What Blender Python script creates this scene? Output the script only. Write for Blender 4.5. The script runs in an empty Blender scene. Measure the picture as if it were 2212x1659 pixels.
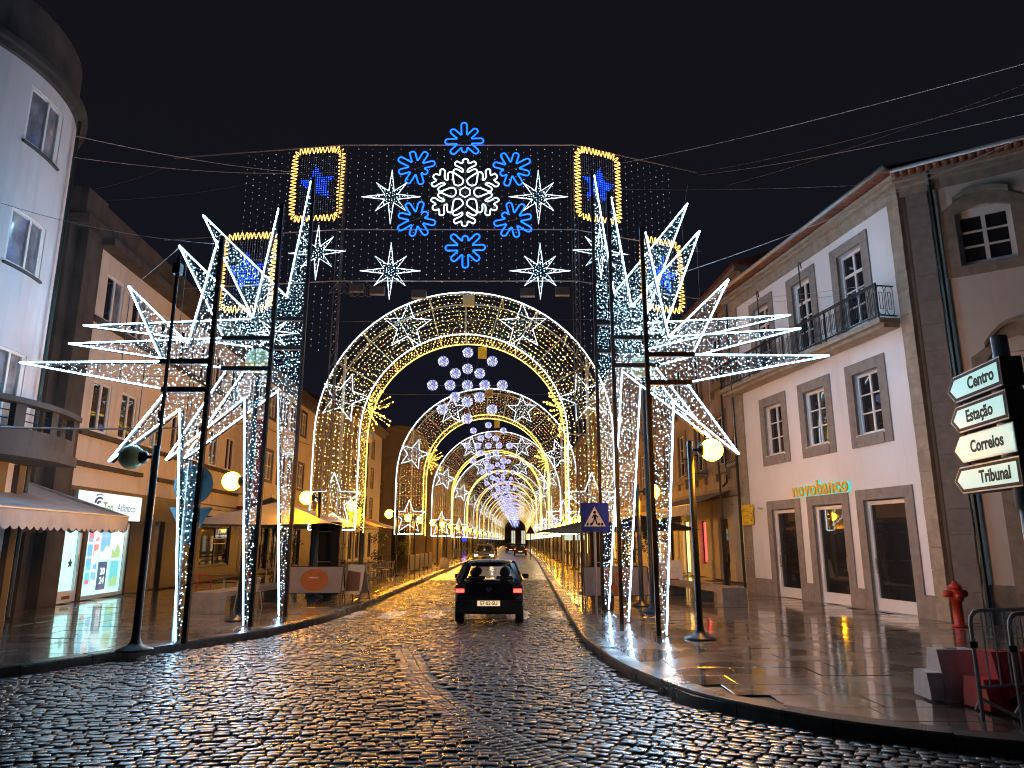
import bpy, math, random
import numpy as np
from mathutils import Vector, Matrix
random.seed(7); np.random.seed(7)
S = bpy.context.scene
C = S.collection
PI = math.pi

# ---------------------------------------------------------------- camera, sky, exposure
CAM_H = 1.9
TH = math.radians(12.475)
cam_d = bpy.data.cameras.new('camera'); cam = bpy.data.objects.new('camera', cam_d); C.objects.link(cam)
cam.location = (0, 0, CAM_H); cam.rotation_euler = (PI/2+TH, 0, 0)
cam_d.sensor_width = 36.0; cam_d.lens = 36.0*1530/2212.0
cam_d.clip_start = 0.1; cam_d.clip_end = 2000
S.camera = cam
W = bpy.data.worlds.new('World'); S.world = W; W.use_nodes = True
bg = W.node_tree.nodes['Background']
_t = W.node_tree; _tc = _t.nodes.new('ShaderNodeTexCoord'); _sx = _t.nodes.new('ShaderNodeSeparateXYZ'); _mr = _t.nodes.new('ShaderNodeMapRange'); _mx = _t.nodes.new('ShaderNodeMix'); _mx.data_type = 'RGBA'
_t.links.new(_tc.outputs['Generated'], _sx.inputs[0]); _mr.inputs[1].default_value = 0.0; _mr.inputs[2].default_value = 0.62; _t.links.new(_sx.outputs['Z'], _mr.inputs[0]); _t.links.new(_mr.outputs[0], _mx.inputs[0])
_mx.inputs[6].default_value = (0.0088, 0.0088, 0.0175, 1); _mx.inputs[7].default_value = (0.0070, 0.0068, 0.0095, 1)   # night sky, a little town glow low down
_t.links.new(_mx.outputs[2], bg.inputs[0]); bg.inputs[1].default_value = 0.245
S.view_settings.view_transform = 'Standard'; S.view_settings.look = 'None'
S.view_settings.exposure = 1.85; S.view_settings.gamma = 1.0; S.view_settings.use_curve_mapping = False
S.cycles.use_denoising = True; S.cycles.filter_width = 1.1
S.cycles.sample_clamp_indirect = 3.0
S.cycles.max_bounces = 6; S.cycles.diffuse_bounces = 2; S.cycles.glossy_bounces = 4; S.cycles.transmission_bounces = 4
S.cycles.transparent_max_bounces = 8
S.cycles.use_light_tree = True

# ---------------------------------------------------------------- survey helpers (sight line to a real depth)
_c, _s = math.cos(TH), math.sin(TH)
def ray(u, v):
    d = (u-1106)/1530.; e = (829.5-v)/1530.
    return (d, _c-e*_s, _s+e*_c)
def atY(u, v, Y):
    r = ray(u, v); t = Y/r[1]
    return Vector((r[0]*t, Y, CAM_H+r[2]*t))
def ground(u, v, z=0.13):
    r = ray(u, v); t = (z-CAM_H)/r[2]
    return Vector((r[0]*t, r[1]*t, z))

# ---------------------------------------------------------------- materials
def _new(name):
    m = bpy.data.materials.new(name); m.use_nodes = True
    return m, m.node_tree, m.node_tree.nodes['Principled BSDF']
def mat(name, col, rough=0.6, metal=0.0, var=0.15, scale=4.0, bump=0.0, bscale=60.0, rvar=0.0, streak=0.0, spec=0.5, piece=0.0, coat=0.0, crough=.08):
    m, t, b = _new(name); N = t.nodes; L = t.links
    b.inputs['Metallic'].default_value = metal; b.inputs['Roughness'].default_value = rough
    b.inputs['Specular IOR Level'].default_value = spec
    tc = N.new('ShaderNodeTexCoord'); geo = N.new('ShaderNodeNewGeometry')
    src = geo.outputs['Position']
    n = N.new('ShaderNodeTexNoise'); n.inputs['Scale'].default_value = scale; n.inputs['Detail'].default_value = 6
    L.new(src, n.inputs['Vector'])
    mr = N.new('ShaderNodeMapRange'); mr.inputs[1].default_value = .3; mr.inputs[2].default_value = .7
    mr.inputs[3].default_value = 1-var; mr.inputs[4].default_value = 1+var
    L.new(n.outputs['Fac'], mr.inputs[0])
    fac = mr.outputs[0]
    if streak:
        mp = N.new('ShaderNodeMapping'); mp.inputs['Scale'].default_value = (2.2, 2.2, .22); L.new(src, mp.inputs['Vector'])
        n2 = N.new('ShaderNodeTexNoise'); n2.inputs['Scale'].default_value = 1.6; n2.inputs['Detail'].default_value = 7; L.new(mp.outputs[0], n2.inputs['Vector'])
        m2 = N.new('ShaderNodeMapRange'); m2.inputs[1].default_value = .52; m2.inputs[2].default_value = .78; m2.inputs[3].default_value = 1; m2.inputs[4].default_value = 1-streak
        L.new(n2.outputs['Fac'], m2.inputs[0])
        mu = N.new('ShaderNodeMath'); mu.operation = 'MULTIPLY'; L.new(fac, mu.inputs[0]); L.new(m2.outputs[0], mu.inputs[1]); fac = mu.outputs[0]
    if piece:
        at = N.new('ShaderNodeAttribute'); at.attribute_name = 'tint'
        m3 = N.new('ShaderNodeMapRange'); m3.inputs[3].default_value = 1-piece; m3.inputs[4].default_value = 1+piece; m3.clamp = False
        L.new(at.outputs['Fac'], m3.inputs[0])
        oi = N.new('ShaderNodeObjectInfo')
        m4 = N.new('ShaderNodeMapRange'); m4.inputs[3].default_value = 1-piece*.5; m4.inputs[4].default_value = 1+piece*.5; L.new(oi.outputs['Random'], m4.inputs[0])
        mu = N.new('ShaderNodeMath'); mu.operation = 'MULTIPLY'; L.new(fac, mu.inputs[0]); L.new(m3.outputs[0], mu.inputs[1])
        mv = N.new('ShaderNodeMath'); mv.operation = 'MULTIPLY'; L.new(mu.outputs[0], mv.inputs[0]); L.new(m4.outputs[0], mv.inputs[1]); fac = mv.outputs[0]
    vm = N.new('ShaderNodeVectorMath'); vm.operation = 'SCALE'; vm.inputs[0].default_value = col[:3]
    L.new(fac, vm.inputs['Scale']); L.new(vm.outputs[0], b.inputs['Base Color'])
    if rvar:
        n3 = N.new('ShaderNodeTexNoise'); n3.inputs['Scale'].default_value = 1.1; n3.inputs['Detail'].default_value = 5; L.new(src, n3.inputs['Vector'])
        m5 = N.new('ShaderNodeMapRange'); m5.inputs[1].default_value = .35; m5.inputs[2].default_value = .65; m5.inputs[3].default_value = max(.03, rough-rvar); m5.inputs[4].default_value = rough+rvar
        L.new(n3.outputs['Fac'], m5.inputs[0]); L.new(m5.outputs[0], b.inputs['Roughness'])
    if coat:
        b.inputs['Coat Weight'].default_value = coat; b.inputs['Coat Roughness'].default_value = crough; b.inputs['Coat IOR'].default_value = 1.36
    if bump:
        n4 = N.new('ShaderNodeTexNoise'); n4.inputs['Scale'].default_value = bscale; n4.inputs['Detail'].default_value = 3; L.new(src, n4.inputs['Vector'])
        bp = N.new('ShaderNodeBump'); bp.inputs['Strength'].default_value = bump; bp.inputs['Distance'].default_value = .01
        L.new(n4.outputs['Fac'], bp.inputs['Height']); L.new(bp.outputs[0], b.inputs['Normal'])
    return m
def emis(name, col, strength, base=(.3, .3, .3), vary=0.0):
    m, t, b = _new(name)
    b.inputs['Base Color'].default_value = (*base, 1); b.inputs['Roughness'].default_value = .3
    b.inputs['Emission Color'].default_value = (*col, 1); b.inputs['Emission Strength'].default_value = strength
    if vary:
        N = t.nodes; at = N.new('ShaderNodeAttribute'); at.attribute_name = 'tint'
        mr = N.new('ShaderNodeMapRange'); mr.inputs[3].default_value = strength*(1-vary); mr.inputs[4].default_value = strength*(1+vary)
        t.links.new(at.outputs['Fac'], mr.inputs[0]); t.links.new(mr.outputs[0], b.inputs['Emission Strength'])
    return m
def glassy(name, col=(.02, .02, .025), rough=.025):
    return mat(name, col, rough, 0, .3, 1.2, spec=.9)
def clear_glass(name):
    m = bpy.data.materials.new(name); m.use_nodes = True; t = m.node_tree; N = t.nodes
    N.remove(N['Principled BSDF']); out = N['Material Output']
    tr = N.new('ShaderNodeBsdfTransparent'); gl = N.new('ShaderNodeBsdfGlossy'); gl.inputs['Roughness'].default_value = .02
    lw = N.new('ShaderNodeLayerWeight'); lw.inputs[0].default_value = .5; pw = N.new('ShaderNodeMath'); pw.operation = 'POWER'; pw.inputs[1].default_value = 5; fr = N.new('ShaderNodeMath'); fr.operation = 'MULTIPLY_ADD'; fr.inputs[1].default_value = .6; fr.inputs[2].default_value = .035
    t.links.new(lw.outputs['Facing'], pw.inputs[0]); t.links.new(pw.outputs[0], fr.inputs[0]); mx = N.new('ShaderNodeMixShader')
    t.links.new(fr.outputs[0], mx.inputs[0]); t.links.new(tr.outputs[0], mx.inputs[1]); t.links.new(gl.outputs[0], mx.inputs[2]); t.links.new(mx.outputs[0], out.inputs[0])
    return m
M = dict(
    cobble=mat('wet_granite_cobble', (.06, .058, .056), .36, 0, .4, 9, .35, 40, .12, piece=.5, coat=1, crough=.24, spec=.8),
    light_cobble=mat('wet_pale_cobble', (.3, .29, .27), .34, 0, .3, 9, .4, 45, .1, piece=.3, coat=1, crough=.19),
    crossing=mat('pale_crossing_sett', (.8, .78, .7), .34, 0, .2, 9, .4, 45, .1, piece=.2, coat=1, crough=.19),
    joint=mat('wet_joint_grit', (.035, .033, .03), .5, 0, .3, 12, .6, 90),
    slab=mat('wet_granite_slab', (.095, .083, .074), .25, 0, .3, 2.2, .07, 30, .1, piece=.4, coat=1.0, crough=.075, spec=1.0),
    kerb=mat('granite_kerb', (.06, .055, .05), .3, 0, .25, 6, .3, 60, .1, piece=.2),
    plaster=mat('white_plaster', (.80, .79, .80), .75, 0, .04, .8, .12, 40, streak=.08),
    tower_plaster=mat('grey_plaster', (.64, .64, .68), .8, 0, .06, .7, .15, 40, streak=.18),
    cream=mat('cream_plaster', (.66, .59, .52), .8, 0, .07, .7, .15, 40, streak=.22),
    beige=mat('beige_plaster', (.70, .64, .57), .8, 0, .05, .9, .2, 60, streak=.1),
    pink=mat('old_pink_plaster', (.42, .35, .32), .85, 0, .15, .8, .2, 30, streak=.6),
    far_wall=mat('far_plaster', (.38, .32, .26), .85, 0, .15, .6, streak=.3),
    granite=mat('granite_trim', (.33, .28, .22), .7, 0, .2, 5, .25, 70, streak=.15, piece=.14),
    grey_granite=mat('grey_granite_trim', (.27, .24, .22), .75, 0, .18, 5, .25, 70, streak=.12, piece=.1),
    dark_concrete=mat('weathered_concrete', (.062, .058, .057), .85, 0, .35, 1.4, .3, 30, streak=.5),
    shop_stone=mat('brown_stone', (.06, .05, .044), .5, 0, .3, 2.0, .15, 40, streak=.2),
    white_paint=mat('white_joinery', (.8, .8, .8), .35, 0, .03, 3),
    glass=glassy('dark_window_glass'), curtain=mat('window_glass_over_curtain', (.22, .23, .27), .1, 0, .5, 2.5, spec=.8, streak=.5),
    clear=clear_glass('clear_glass'),
    tile=mat('clay_tile', (.17, .065, .04), .55, 0, .3, 6, .2, 50, piece=.3),
    metal=mat('galvanised_steel', (.4, .41, .42), .45, .45, .1, 8), dark_metal=mat('dark_steel', (.025, .027, .03), .35, .4, .2, 8),
    iron=mat('black_iron', (.02, .02, .022), .45, .3, .2, 8), wire=mat('grey_wire', (.12, .12, .13), .5, .3, .1, 5),
    net=mat('black_net_wire', (.03, .03, .032), .5, .1, .1, 5), cable=mat('pale_cable', (.35, .35, .38), .5, .1, .1, 5), black_cable=mat('black_cable', (.012, .012, .013), .5),
    rope=emis('cold_white_light_rope', (.36, .68, 1.0), 18), rope_star=emis('white_star_rope', (.66, .86, 1.0), 1.5),
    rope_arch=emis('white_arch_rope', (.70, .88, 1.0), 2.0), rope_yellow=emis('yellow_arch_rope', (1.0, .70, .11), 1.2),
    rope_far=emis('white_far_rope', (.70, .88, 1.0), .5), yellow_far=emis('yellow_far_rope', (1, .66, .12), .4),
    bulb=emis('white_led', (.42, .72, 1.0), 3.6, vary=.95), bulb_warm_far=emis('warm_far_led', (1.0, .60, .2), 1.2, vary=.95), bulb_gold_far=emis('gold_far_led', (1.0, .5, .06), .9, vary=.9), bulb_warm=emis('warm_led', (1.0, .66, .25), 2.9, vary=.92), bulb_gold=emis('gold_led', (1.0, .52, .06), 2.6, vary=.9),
    bulb_red=emis('red_led', (1, .06, .04), 1.8, vary=.6), bulb_green=emis('green_led', (.2, 1, .3), 1.2, vary=.6),
    bulb_dim=emis('dim_net_led', (.6, .7, 1.0), .25, vary=.8), bulb_blue=emis('blue_led', (.003, .05, 1.0), 2.2, (.01, .01, .01), vary=.4),
    bulb_lilac=emis('lilac_led', (.42, .48, 1.0), 1.05, vary=.92), ball_core=emis('ball_glow', (.4, .4, 1.0), .10),
    flake=emis('white_neon', (.72, 1.0, .97), 1.3), neon_blue=emis('blue_neon', (.003, .078, 1.0), 1.6, (.01, .01, .01)), squiggle=emis('amber_neon', (1.0, .46, .10), .95),
    globe_lit=emis('lit_sodium_globe', (1.0, .36, .0035), 62), globe_off=mat('unlit_opal_globe', (.66, .76, .42), .12, 0, .04, 3), globe_off2=mat('unlit_white_globe', (.5, .47, .4), .15, 0, .04, 3),
    sign_lit=emis('lit_sign_face', (.50, 1.0, .94), .17), sign_black=mat('black_print', (.006, .006, .008), .6, spec=.15), box_lit=emis('lit_shop_sign', (.70, 1.0, 1.0), .36),
    sign_side=mat('olive_sign_side', (.12, .13, .06), .4), blue_print=mat('blue_print', (.01, .09, .5), .4), green_print=mat('green_print', (.2, .5, .06), .4),
    sign_blue=mat('blue_sign_sheet', (.012, .03, .26), .35), sign_white=mat('white_sign_sheet', (.75, .75, .75), .35), sign_back=mat('grey_blue_sign_back', (.16, .24, .27), .45, .2),
    green_back=mat('green_sign_back', (.35, .46, .38), .5), yellow_sign=mat('yellow_plate', (.75, .5, .02), .4), red_sign=mat('red_sign', (.22, .02, .018), .4), cream_print=mat('cream_print', (.75, .68, .6), .5),
    gold=mat('brushed_gold', (.9, .5, .06), .35, .15, .15, 20), teal=emis('teal_halo', (.01, .6, .55), .33),
    canvas=mat('taupe_canvas', (.34, .335, .345), .5, 0, .12, 3, .25, 12, .1), dark_canvas=mat('charcoal_canvas', (.035, .035, .04), .6), cream_canvas=mat('cream_canvas', (.6, .5, .38), .6, 0, .1, 3),
    white_canvas=mat('white_canvas', (.6, .6, .62), .6), orange_print=mat('orange_print', (.42, .13, .03), .55), banner=mat('grey_banner', (.3, .26, .26), .5, 0, .1, 3), red_print=mat('red_print', (.4, .02, .03), .5),
    paint=mat('black_car_paint', (.006, .006, .009), .12, 0, .05, 3, spec=.7), tyre=mat('tyre_rubber', (.012, .012, .012), .7), trim=mat('black_plastic', (.015, .015, .015), .5),
    silver=mat('silver_car_paint', (.3, .3, .31), .2, .5, .05, 3), dark_paint=mat('dark_blue_car_paint', (.015, .018, .03), .15), tail=emis('tail_light', (1.0, .03, .02), 2.4), tail_dim=emis('dim_tail_light', (1.0, .06, .03), 2.2), head=emis('head_light', (1.0, .82, .5), 12), chrome=mat('chrome', (.6, .6, .6), .15, 1),
    seat=mat('seat_cloth', (.015, .015, .016), .8), plate=emis('lit_number_plate', (.85, .6, .35), .28, (.6, .5, .35)),
    red_iron=mat('red_hydrant_paint', (.42, .035, .02), .35, 0, .2, 8), red_plastic=mat('red_plastic', (.5, .016, .025), .4, 0, .15, 6), white_plastic=mat('white_plastic', (.55, .57, .6), .45, 0, .12, 6, streak=.2),
    tarp=mat('black_tarpaulin', (.006, .006, .006), .5, 0, .2, 6, .5, 8, spec=.2), leaf=mat('dark_leaf', (.03, .055, .02), .45, 0, .4, 5, piece=.5), bark=mat('bark', (.06, .045, .035), .8), planter=mat('planter_brown', (.07, .05, .04), .6),
    bench=mat('bench_granite', (.24, .21, .185), .45, 0, .2, 6, .2, 60, .1), chair=mat('aluminium_chair', (.45, .42, .38), .35, .6), chair_red=mat('red_chair', (.35, .02, .02), .4), wood=mat('brown_table', (.16, .07, .03), .35),
    lit_room=emis('lit_shop_wall', (.5, 1.0, .95), .28, (.5, .55, .55)), lamp_strip=emis('shop_lamp', (.7, 1.0, .97), 2.6), dark_room=mat('dark_interior', (.02, .018, .016), .8),
    warm_window=emis('lit_window', (1.0, .62, .2), .7), white_window=emis('pale_lit_window', (1.0, .95, .75), .2), red_window=emis('red_lit_window', (.9, .07, .08), .55), green_lit=emis('yellow_green_lit_sign', (.72, 1.0, .22), .7), blue_screen=emis('blue_lit_screen', (.005, .05, 1.0), .4, (.01, .01, .01)),
    poster_a=emis('blue_poster', (.12, .52, .85), 0.33), poster_b=emis('red_poster', (.9, .15, .25), 0.3), poster_c=emis('green_poster', (.4, .75, .3), 0.3), poster_d=emis('navy_poster', (.01, .09, .26), 0.24), poster_e=emis('white_poster', (.7, .95, .95), 0.48), poster_f=emis('teal_poster', (.1, .7, .75), 0.33),
    roof=mat('dark_roof', (.05, .04, .035), .8), asphalt=mat('asphalt', (.04, .04, .04), .4), glow_yellow=mat('paper_yellow', (.8, .7, .2), .5), copper=mat('dark_downpipe', (.05, .06, .055), .3, .5),
    moss=mat('door_grey', (.22, .2, .2), .5),
)

# ---------------------------------------------------------------- mesh helpers
OFF = {}
def tag(o, label=None, cat=None, group=None, kind=None):
    if label: o['label'] = label
    if cat: o['category'] = cat
    if group: o['group'] = group
    if kind: o['kind'] = kind
    return o
def thing(name, loc, label, cat, group=None, rotz=0.0):
    o = bpy.data.objects.new(name, None); C.objects.link(o); o.location = loc; o.rotation_euler = (0, 0, rotz)
    o.empty_display_size = .2
    OFF[o.name] = Vector(loc) if not rotz else Vector((0, 0, 0))
    return tag(o, label, cat, group)
def place(name, mesh, parent=None, loc=(0, 0, 0), rotz=0.0, scale=(1, 1, 1), rot=None):
    o = bpy.data.objects.new(name, mesh); C.objects.link(o)
    off = OFF.get(parent.name, Vector((0, 0, 0))) if parent else Vector((0, 0, 0))
    o.location = Vector(loc)-off; o.rotation_euler = rot if rot else (0, 0, rotz); o.scale = scale
    if parent: o.parent = parent
    OFF[o.name] = off+Vector(o.location)
    return o
class MB:
    def __init__(s): s.v = []; s.f = []; s.m = []; s.t = []; s.tint = .5
    def add(s, vs, fs, mi=0):
        b = len(s.v); s.v.extend(vs); s.t.extend([s.tint]*len(vs))
        for f in fs: s.f.append(tuple(b+i for i in f)); s.m.append(mi)
    def hexa(s, p, mi=0):
        s.add(p, [(0, 1, 2, 3), (7, 6, 5, 4), (0, 4, 5, 1), (1, 5, 6, 2), (2, 6, 7, 3), (3, 7, 4, 0)], mi)
    def box(s, x0, x1, y0, y1, z0, z1, mi=0):
        s.hexa([(x0, y0, z0), (x0, y1, z0), (x1, y1, z0), (x1, y0, z0), (x0, y0, z1), (x0, y1, z1), (x1, y1, z1), (x1, y0, z1)], mi); return s
    def bar(s, a, b, w, h=None, mi=0, up=(0, 0, 1)):
        h = h or w; a = Vector(a); b = Vector(b); d = (b-a).normalized(); u = Vector(up)
        if abs(d.dot(u)) > .95: u = Vector((0, 1, 0))
        x = d.cross(u).normalized()*w/2; y = x.cross(d).normalized()*h/2
        s.hexa([tuple(a-x-y), tuple(a-x+y), tuple(a+x+y), tuple(a+x-y), tuple(b-x-y), tuple(b-x+y), tuple(b+x+y), tuple(b+x-y)], mi); return s
    def tube(s, pts, r, n=5, closed=False, mi=0, r1=None):
        P = [Vector(p) for p in pts]; k = len(P); rings = []
        for i in range(k):
            a = P[i-1] if (i > 0 or closed) else P[i]; b = P[(i+1) % k] if (i < k-1 or closed) else P[i]
            d = (b-a)
            if d.length < 1e-9: d = Vector((0, 0, 1))
            d.normalize()
            u = Vector((0.123, 1, .05)) if abs(d.y) < .8 else Vector((1, .1, .07))
            x = d.cross(u).normalized(); y = x.cross(d)
            rr = r if r1 is None else r+(r1-r)*i/max(1, k-1)
            rings.append([tuple(P[i]+x*(rr*math.cos(2*PI*j/n))+y*(rr*math.sin(2*PI*j/n))) for j in range(n)])
        vs = [q for g in rings for q in g]; fs = []
        for i in range(k if closed else k-1):
            a = i*n; b = ((i+1) % k)*n
            for j in range(n): fs.append((a+j, a+(j+1) % n, b+(j+1) % n, b+j))
        if not closed: fs.append(tuple(range(n-1, -1, -1))); fs.append(tuple((k-1)*n+j for j in range(n)))
        s.add(vs, fs, mi); return s
    def lathe(s, prof, c=(0, 0, 0), n=12, mi=0, axis='z'):
        vs = []; fs = []; k = len(prof)
        for (r, z) in prof:
            for j in range(n):
                a = 2*PI*j/n; x, y = r*math.cos(a), r*math.sin(a)
                if axis == 'z': q = (x, y, z)
                elif axis == 'x': q = (z, x, y)
                else: q = (x, z, y)
                vs.append((c[0]+q[0], c[1]+q[1], c[2]+q[2]))
        for i in range(k-1):
            for j in range(n): fs.append((i*n+j, i*n+(j+1) % n, (i+1)*n+(j+1) % n, (i+1)*n+j))
        fs.append(tuple(range(n-1, -1, -1))); fs.append(tuple((k-1)*n+j for j in range(n)))
        s.add(vs, fs, mi); return s
    def ball(s, c, r, nu=12, nv=8, mi=0, sq=(1, 1, 1)):
        prof = [(max(.001, r*math.sin(PI*i/nv)), -r*math.cos(PI*i/nv)) for i in range(nv+1)]
        vs = []; fs = []
        for (q, z) in prof:
            for j in range(nu): vs.append((c[0]+q*math.cos(2*PI*j/nu)*sq[0], c[1]+q*math.sin(2*PI*j/nu)*sq[1], c[2]+z*sq[2]))
        for i in range(nv):
            for j in range(nu): fs.append((i*nu+j, i*nu+(j+1) % nu, (i+1)*nu+(j+1) % nu, (i+1)*nu+j))
        s.add(vs, fs, mi); return s
    def octas(s, pts, r, mi=0, jit=.35):
        for p in pts:
            q = r*(1+random.uniform(-jit, jit)); x, y, z = p; s.tint = random.random()
            s.add([(x+q, y, z), (x-q, y, z), (x, y+q, z), (x, y-q, z), (x, y, z+q), (x, y, z-q)],
                  [(0, 2, 4), (2, 1, 4), (1, 3, 4), (3, 0, 4), (2, 0, 5), (1, 2, 5), (3, 1, 5), (0, 3, 5)], mi)
        s.tint = .5; return s
    def prism(s, poly, fn, d0, d1, mi=0):
        n = len(poly); vs = [fn(a, b, d0) for a, b in poly]+[fn(a, b, d1) for a, b in poly]
        fs = [tuple(range(n)), tuple(range(2*n-1, n-1, -1))]+[(i, (i+1) % n, n+(i+1) % n, n+i) for i in range(n)]
        s.add(vs, fs, mi); return s
    def mesh(s, name, mats, smooth=False, off=(0, 0, 0)):
        me = bpy.data.meshes.new(name)
        ox, oy, oz = off
        me.from_pydata([(x-ox, y-oy, z-oz) for x, y, z in s.v], [], s.f)
        for k in (mats if isinstance(mats, (list, tuple)) else [mats]): me.materials.append(M[k] if isinstance(k, str) else k)
        if len(me.materials) > 1: me.polygons.foreach_set('material_index', s.m)
        if smooth: me.polygons.foreach_set('use_smooth', [True]*len(s.f))
        a = me.attributes.new('tint', 'FLOAT', 'POINT'); a.data.foreach_set('value', s.t)
        me.update(); return me
    def build(s, name, mats, parent=None, smooth=False, kind=None, label=None):
        off = OFF.get(parent.name, Vector((0, 0, 0))) if parent else Vector((0, 0, 0))
        o = bpy.data.objects.new(name, s.mesh(name, mats, smooth, off)); C.objects.link(o)
        if parent: o.parent = parent
        OFF[o.name] = off
        if kind: o['kind'] = kind
        if label: o['label'] = label
        return o
    def solo(s, name, mats, label, cat, group=None, smooth=False, base=None):
        """a thing that is one mesh, its origin at its base"""
        v = s.v; b = base or (sum(p[0] for p in v)/len(v), sum(p[1] for p in v)/len(v), min(p[2] for p in v))
        o = bpy.data.objects.new(name, s.mesh(name, mats, smooth, b)); C.objects.link(o); o.location = b
        OFF[o.name] = Vector(b)
        return tag(o, label, cat, group)
def kids(o): return [c for c in o.children]
def copy_tree(o, loc=None, rotz=None, label=None, parent=None):
    c = o.copy(); C.objects.link(c)
    if parent: c.parent = parent
    if loc is not None: c.location = loc
    if rotz is not None: c.rotation_euler = (0, 0, rotz)
    if label: c['label'] = label
    for k in list(o.children): copy_tree(k, parent=c)
    return c
def text(name, body, size, m, parent, origin, xdir, zdir=(0, 0, 1), depth=.004, bold=0.0, align='CENTER', xs=1.0, space=1.0):
    cu = bpy.data.curves.new(name, 'FONT'); cu.body = body; cu.size = size; cu.extrude = depth; cu.offset = bold
    cu.space_character = space; cu.align_x = align; cu.align_y = 'CENTER'; cu.resolution_u = 3; cu.materials.append(M[m])
    o = bpy.data.objects.new(name, cu); C.objects.link(o)
    x = Vector(xdir).normalized(); y = Vector(zdir).normalized(); z = x.cross(y)
    mw = Matrix((x, y, z)).transposed().to_4x4()
    off = OFF.get(parent.name, Vector((0, 0, 0))) if parent else Vector((0, 0, 0))
    mw.translation = Vector(origin)-off
    o.matrix_local = mw @ Matrix.Diagonal((xs, 1, 1, 1))
    if parent: o.parent = parent
    OFF[o.name] = off
    return o
UNIT = MB().box(-.5, .5, -.5, .5, -.5, .5)
_unit = {}
def unit(m):
    if m not in _unit: _unit[m] = UNIT.mesh('unit_'+m, m)
    return _unit[m]
def smooth_loop(pts, n=4):
    out = []; k = len(pts)
    for i in range(k):
        p0, p1, p2, p3 = [Vector(pts[(i+j-1) % k]) for j in range(4)]
        for q in range(n):
            t = q/n
            out.append(.5*((2*p1)+(-p0+p2)*t+(2*p0-5*p1+4*p2-p3)*t*t+(-p0+3*p1-3*p2+p3)*t**3))
    return out
def inside(p, poly):
    x, y = p; r = False; n = len(poly)
    for i in range(n):
        x1, y1 = poly[i]; x2, y2 = poly[(i+1) % n]
        if (y1 > y) != (y2 > y) and x < (x2-x1)*(y-y1)/(y2-y1)+x1: r = not r
    return r
# ================================================================ GROUND
KL = [(-30, 7.6), (-14, 8.9), (-10, 9.7), (-7.25, 10.69), (-5.88, 13.29), (-5.06, 14.94), (-4.46, 17.65), (-4.33, 21.89), (-4.0, 65), (-2.2, 300)]
KR = [(30, 4.6), (12, 5.6), (6.5, 6.35), (4.56, 6.88), (3.2, 7.65), (2.15, 8.96), (1.59, 11.05), (1.35, 14.16), (1.49, 21.89), (2.3, 65), (4.0, 300)]
def interp(K, y):
    ys = [k[1] for k in K]; xs = [k[0] for k in K]
    return float(np.interp(y, ys, xs))
xl = lambda y: interp(KL, y)
xr = lambda y: interp(KR, y)
g = MB(); g.add([(-400, -60, -.08), (400, -60, -.08), (400, 700, -.08), (-400, 700, -.08)], [(0, 1, 2, 3)])
g.build('ground', 'asphalt', kind='structure')
road = MB(); road.add([(-30, -12, -.02), (30, -12, -.02), (30, 310, -.02), (-30, 310, -.02)], [(0, 1, 2, 3)])
road = road.build('road', 'joint', kind='structure')

# ---- cobbles: hexahedra with a rounded top
ARC = [(-2.05, 14.4), (-1.95, 13.6), (-1.71, 12.52), (-1.34, 10.86), (-.93, 9.47), (-.55, 8.51), (-.12, 7.65), (.25, 7.0), (.75, 6.3)]
def arc_x(y): return float(np.interp(y, [p[1] for p in ARC[::-1]], [p[0] for p in ARC[::-1]]))
stones = []    # (corners 4x2, z, tint, pale)
rng = random.Random(3)
def add_stone(cx, cy, w, l, ang, pale=False, jit=.012, z=None):
    ca, sa = math.cos(ang), math.sin(ang); q = []
    for a, b in ((-1, -1), (1, -1), (1, 1), (-1, 1)):
        x = a*w/2+rng.uniform(-jit, jit); y = b*l/2+rng.uniform(-jit, jit)
        q.append((cx+x*ca-y*sa, cy+x*sa+y*ca))
    stones.append((q, (rng.uniform(-.009, .009)+.012*math.sin(cx*.9+2)*math.sin(cy*.7+cx*.3)) if z is None else z, rng.random(), pale))
def zone(ang, ok, w0, l0, box, wave=0.0):
    x0, x1, y0, y1 = box; ca, sa = math.cos(ang), math.sin(ang)
    R = max(x1-x0, y1-y0)*.8; mx, my = (x0+x1)/2, (y0+y1)/2
    b = -R; k = 0
    while b < R:
        l = l0*rng.uniform(.9, 1.1); a = -R+(.5*w0 if k % 2 else 0)+rng.uniform(-.03, .03)
        while a < R:
            w = w0*rng.choice((.62, .85, .95, 1.0, 1.1, 1.35))*rng.uniform(.9, 1.1)
            bb = b+wave*math.sin(a*.9+1)+rng.uniform(-.006, .006)
            x = mx+(a+w/2)*ca-bb*sa; y = my+(a+w/2)*sa+bb*ca
            if x0 < x < x1 and y0 < y < y1 and ok(x, y): add_stone(x, y, w-.018, l-.018, ang+wave*.9*math.cos(a*.9+1))
            a += w
        b += l; k += 1
def band(x, y): return 6.2 < y < 13.9 and abs(x-arc_x(y)) < .25
def inroad(x, y): return xl(y)+.08 < x < xr(y)-.08
def infov(x, y): return y > 4.2 and abs(x) < y*.78+1.2
zone(math.radians(5), lambda x, y: inroad(x, y) and infov(x, y) and x < (arc_x(y) if y > 6.2 else 1.0+(6.2-y)*1.2) and not band(x, y), .155, .105, (-12, 3, 4.2, 13.9), .05)
zone(math.radians(-27), lambda x, y: inroad(x, y) and infov(x, y) and x >= (arc_x(y) if y > 6.2 else 1.0+(6.2-y)*1.2) and not band(x, y), .155, .112, (-2.2, 8, 4.2, 13.9), .03)
def cross(x, y): return 18.5 < y < 20.6 and (int(math.floor((x+20)/.55)) % 2 == 0)
y = 13.9; k = 0
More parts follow.
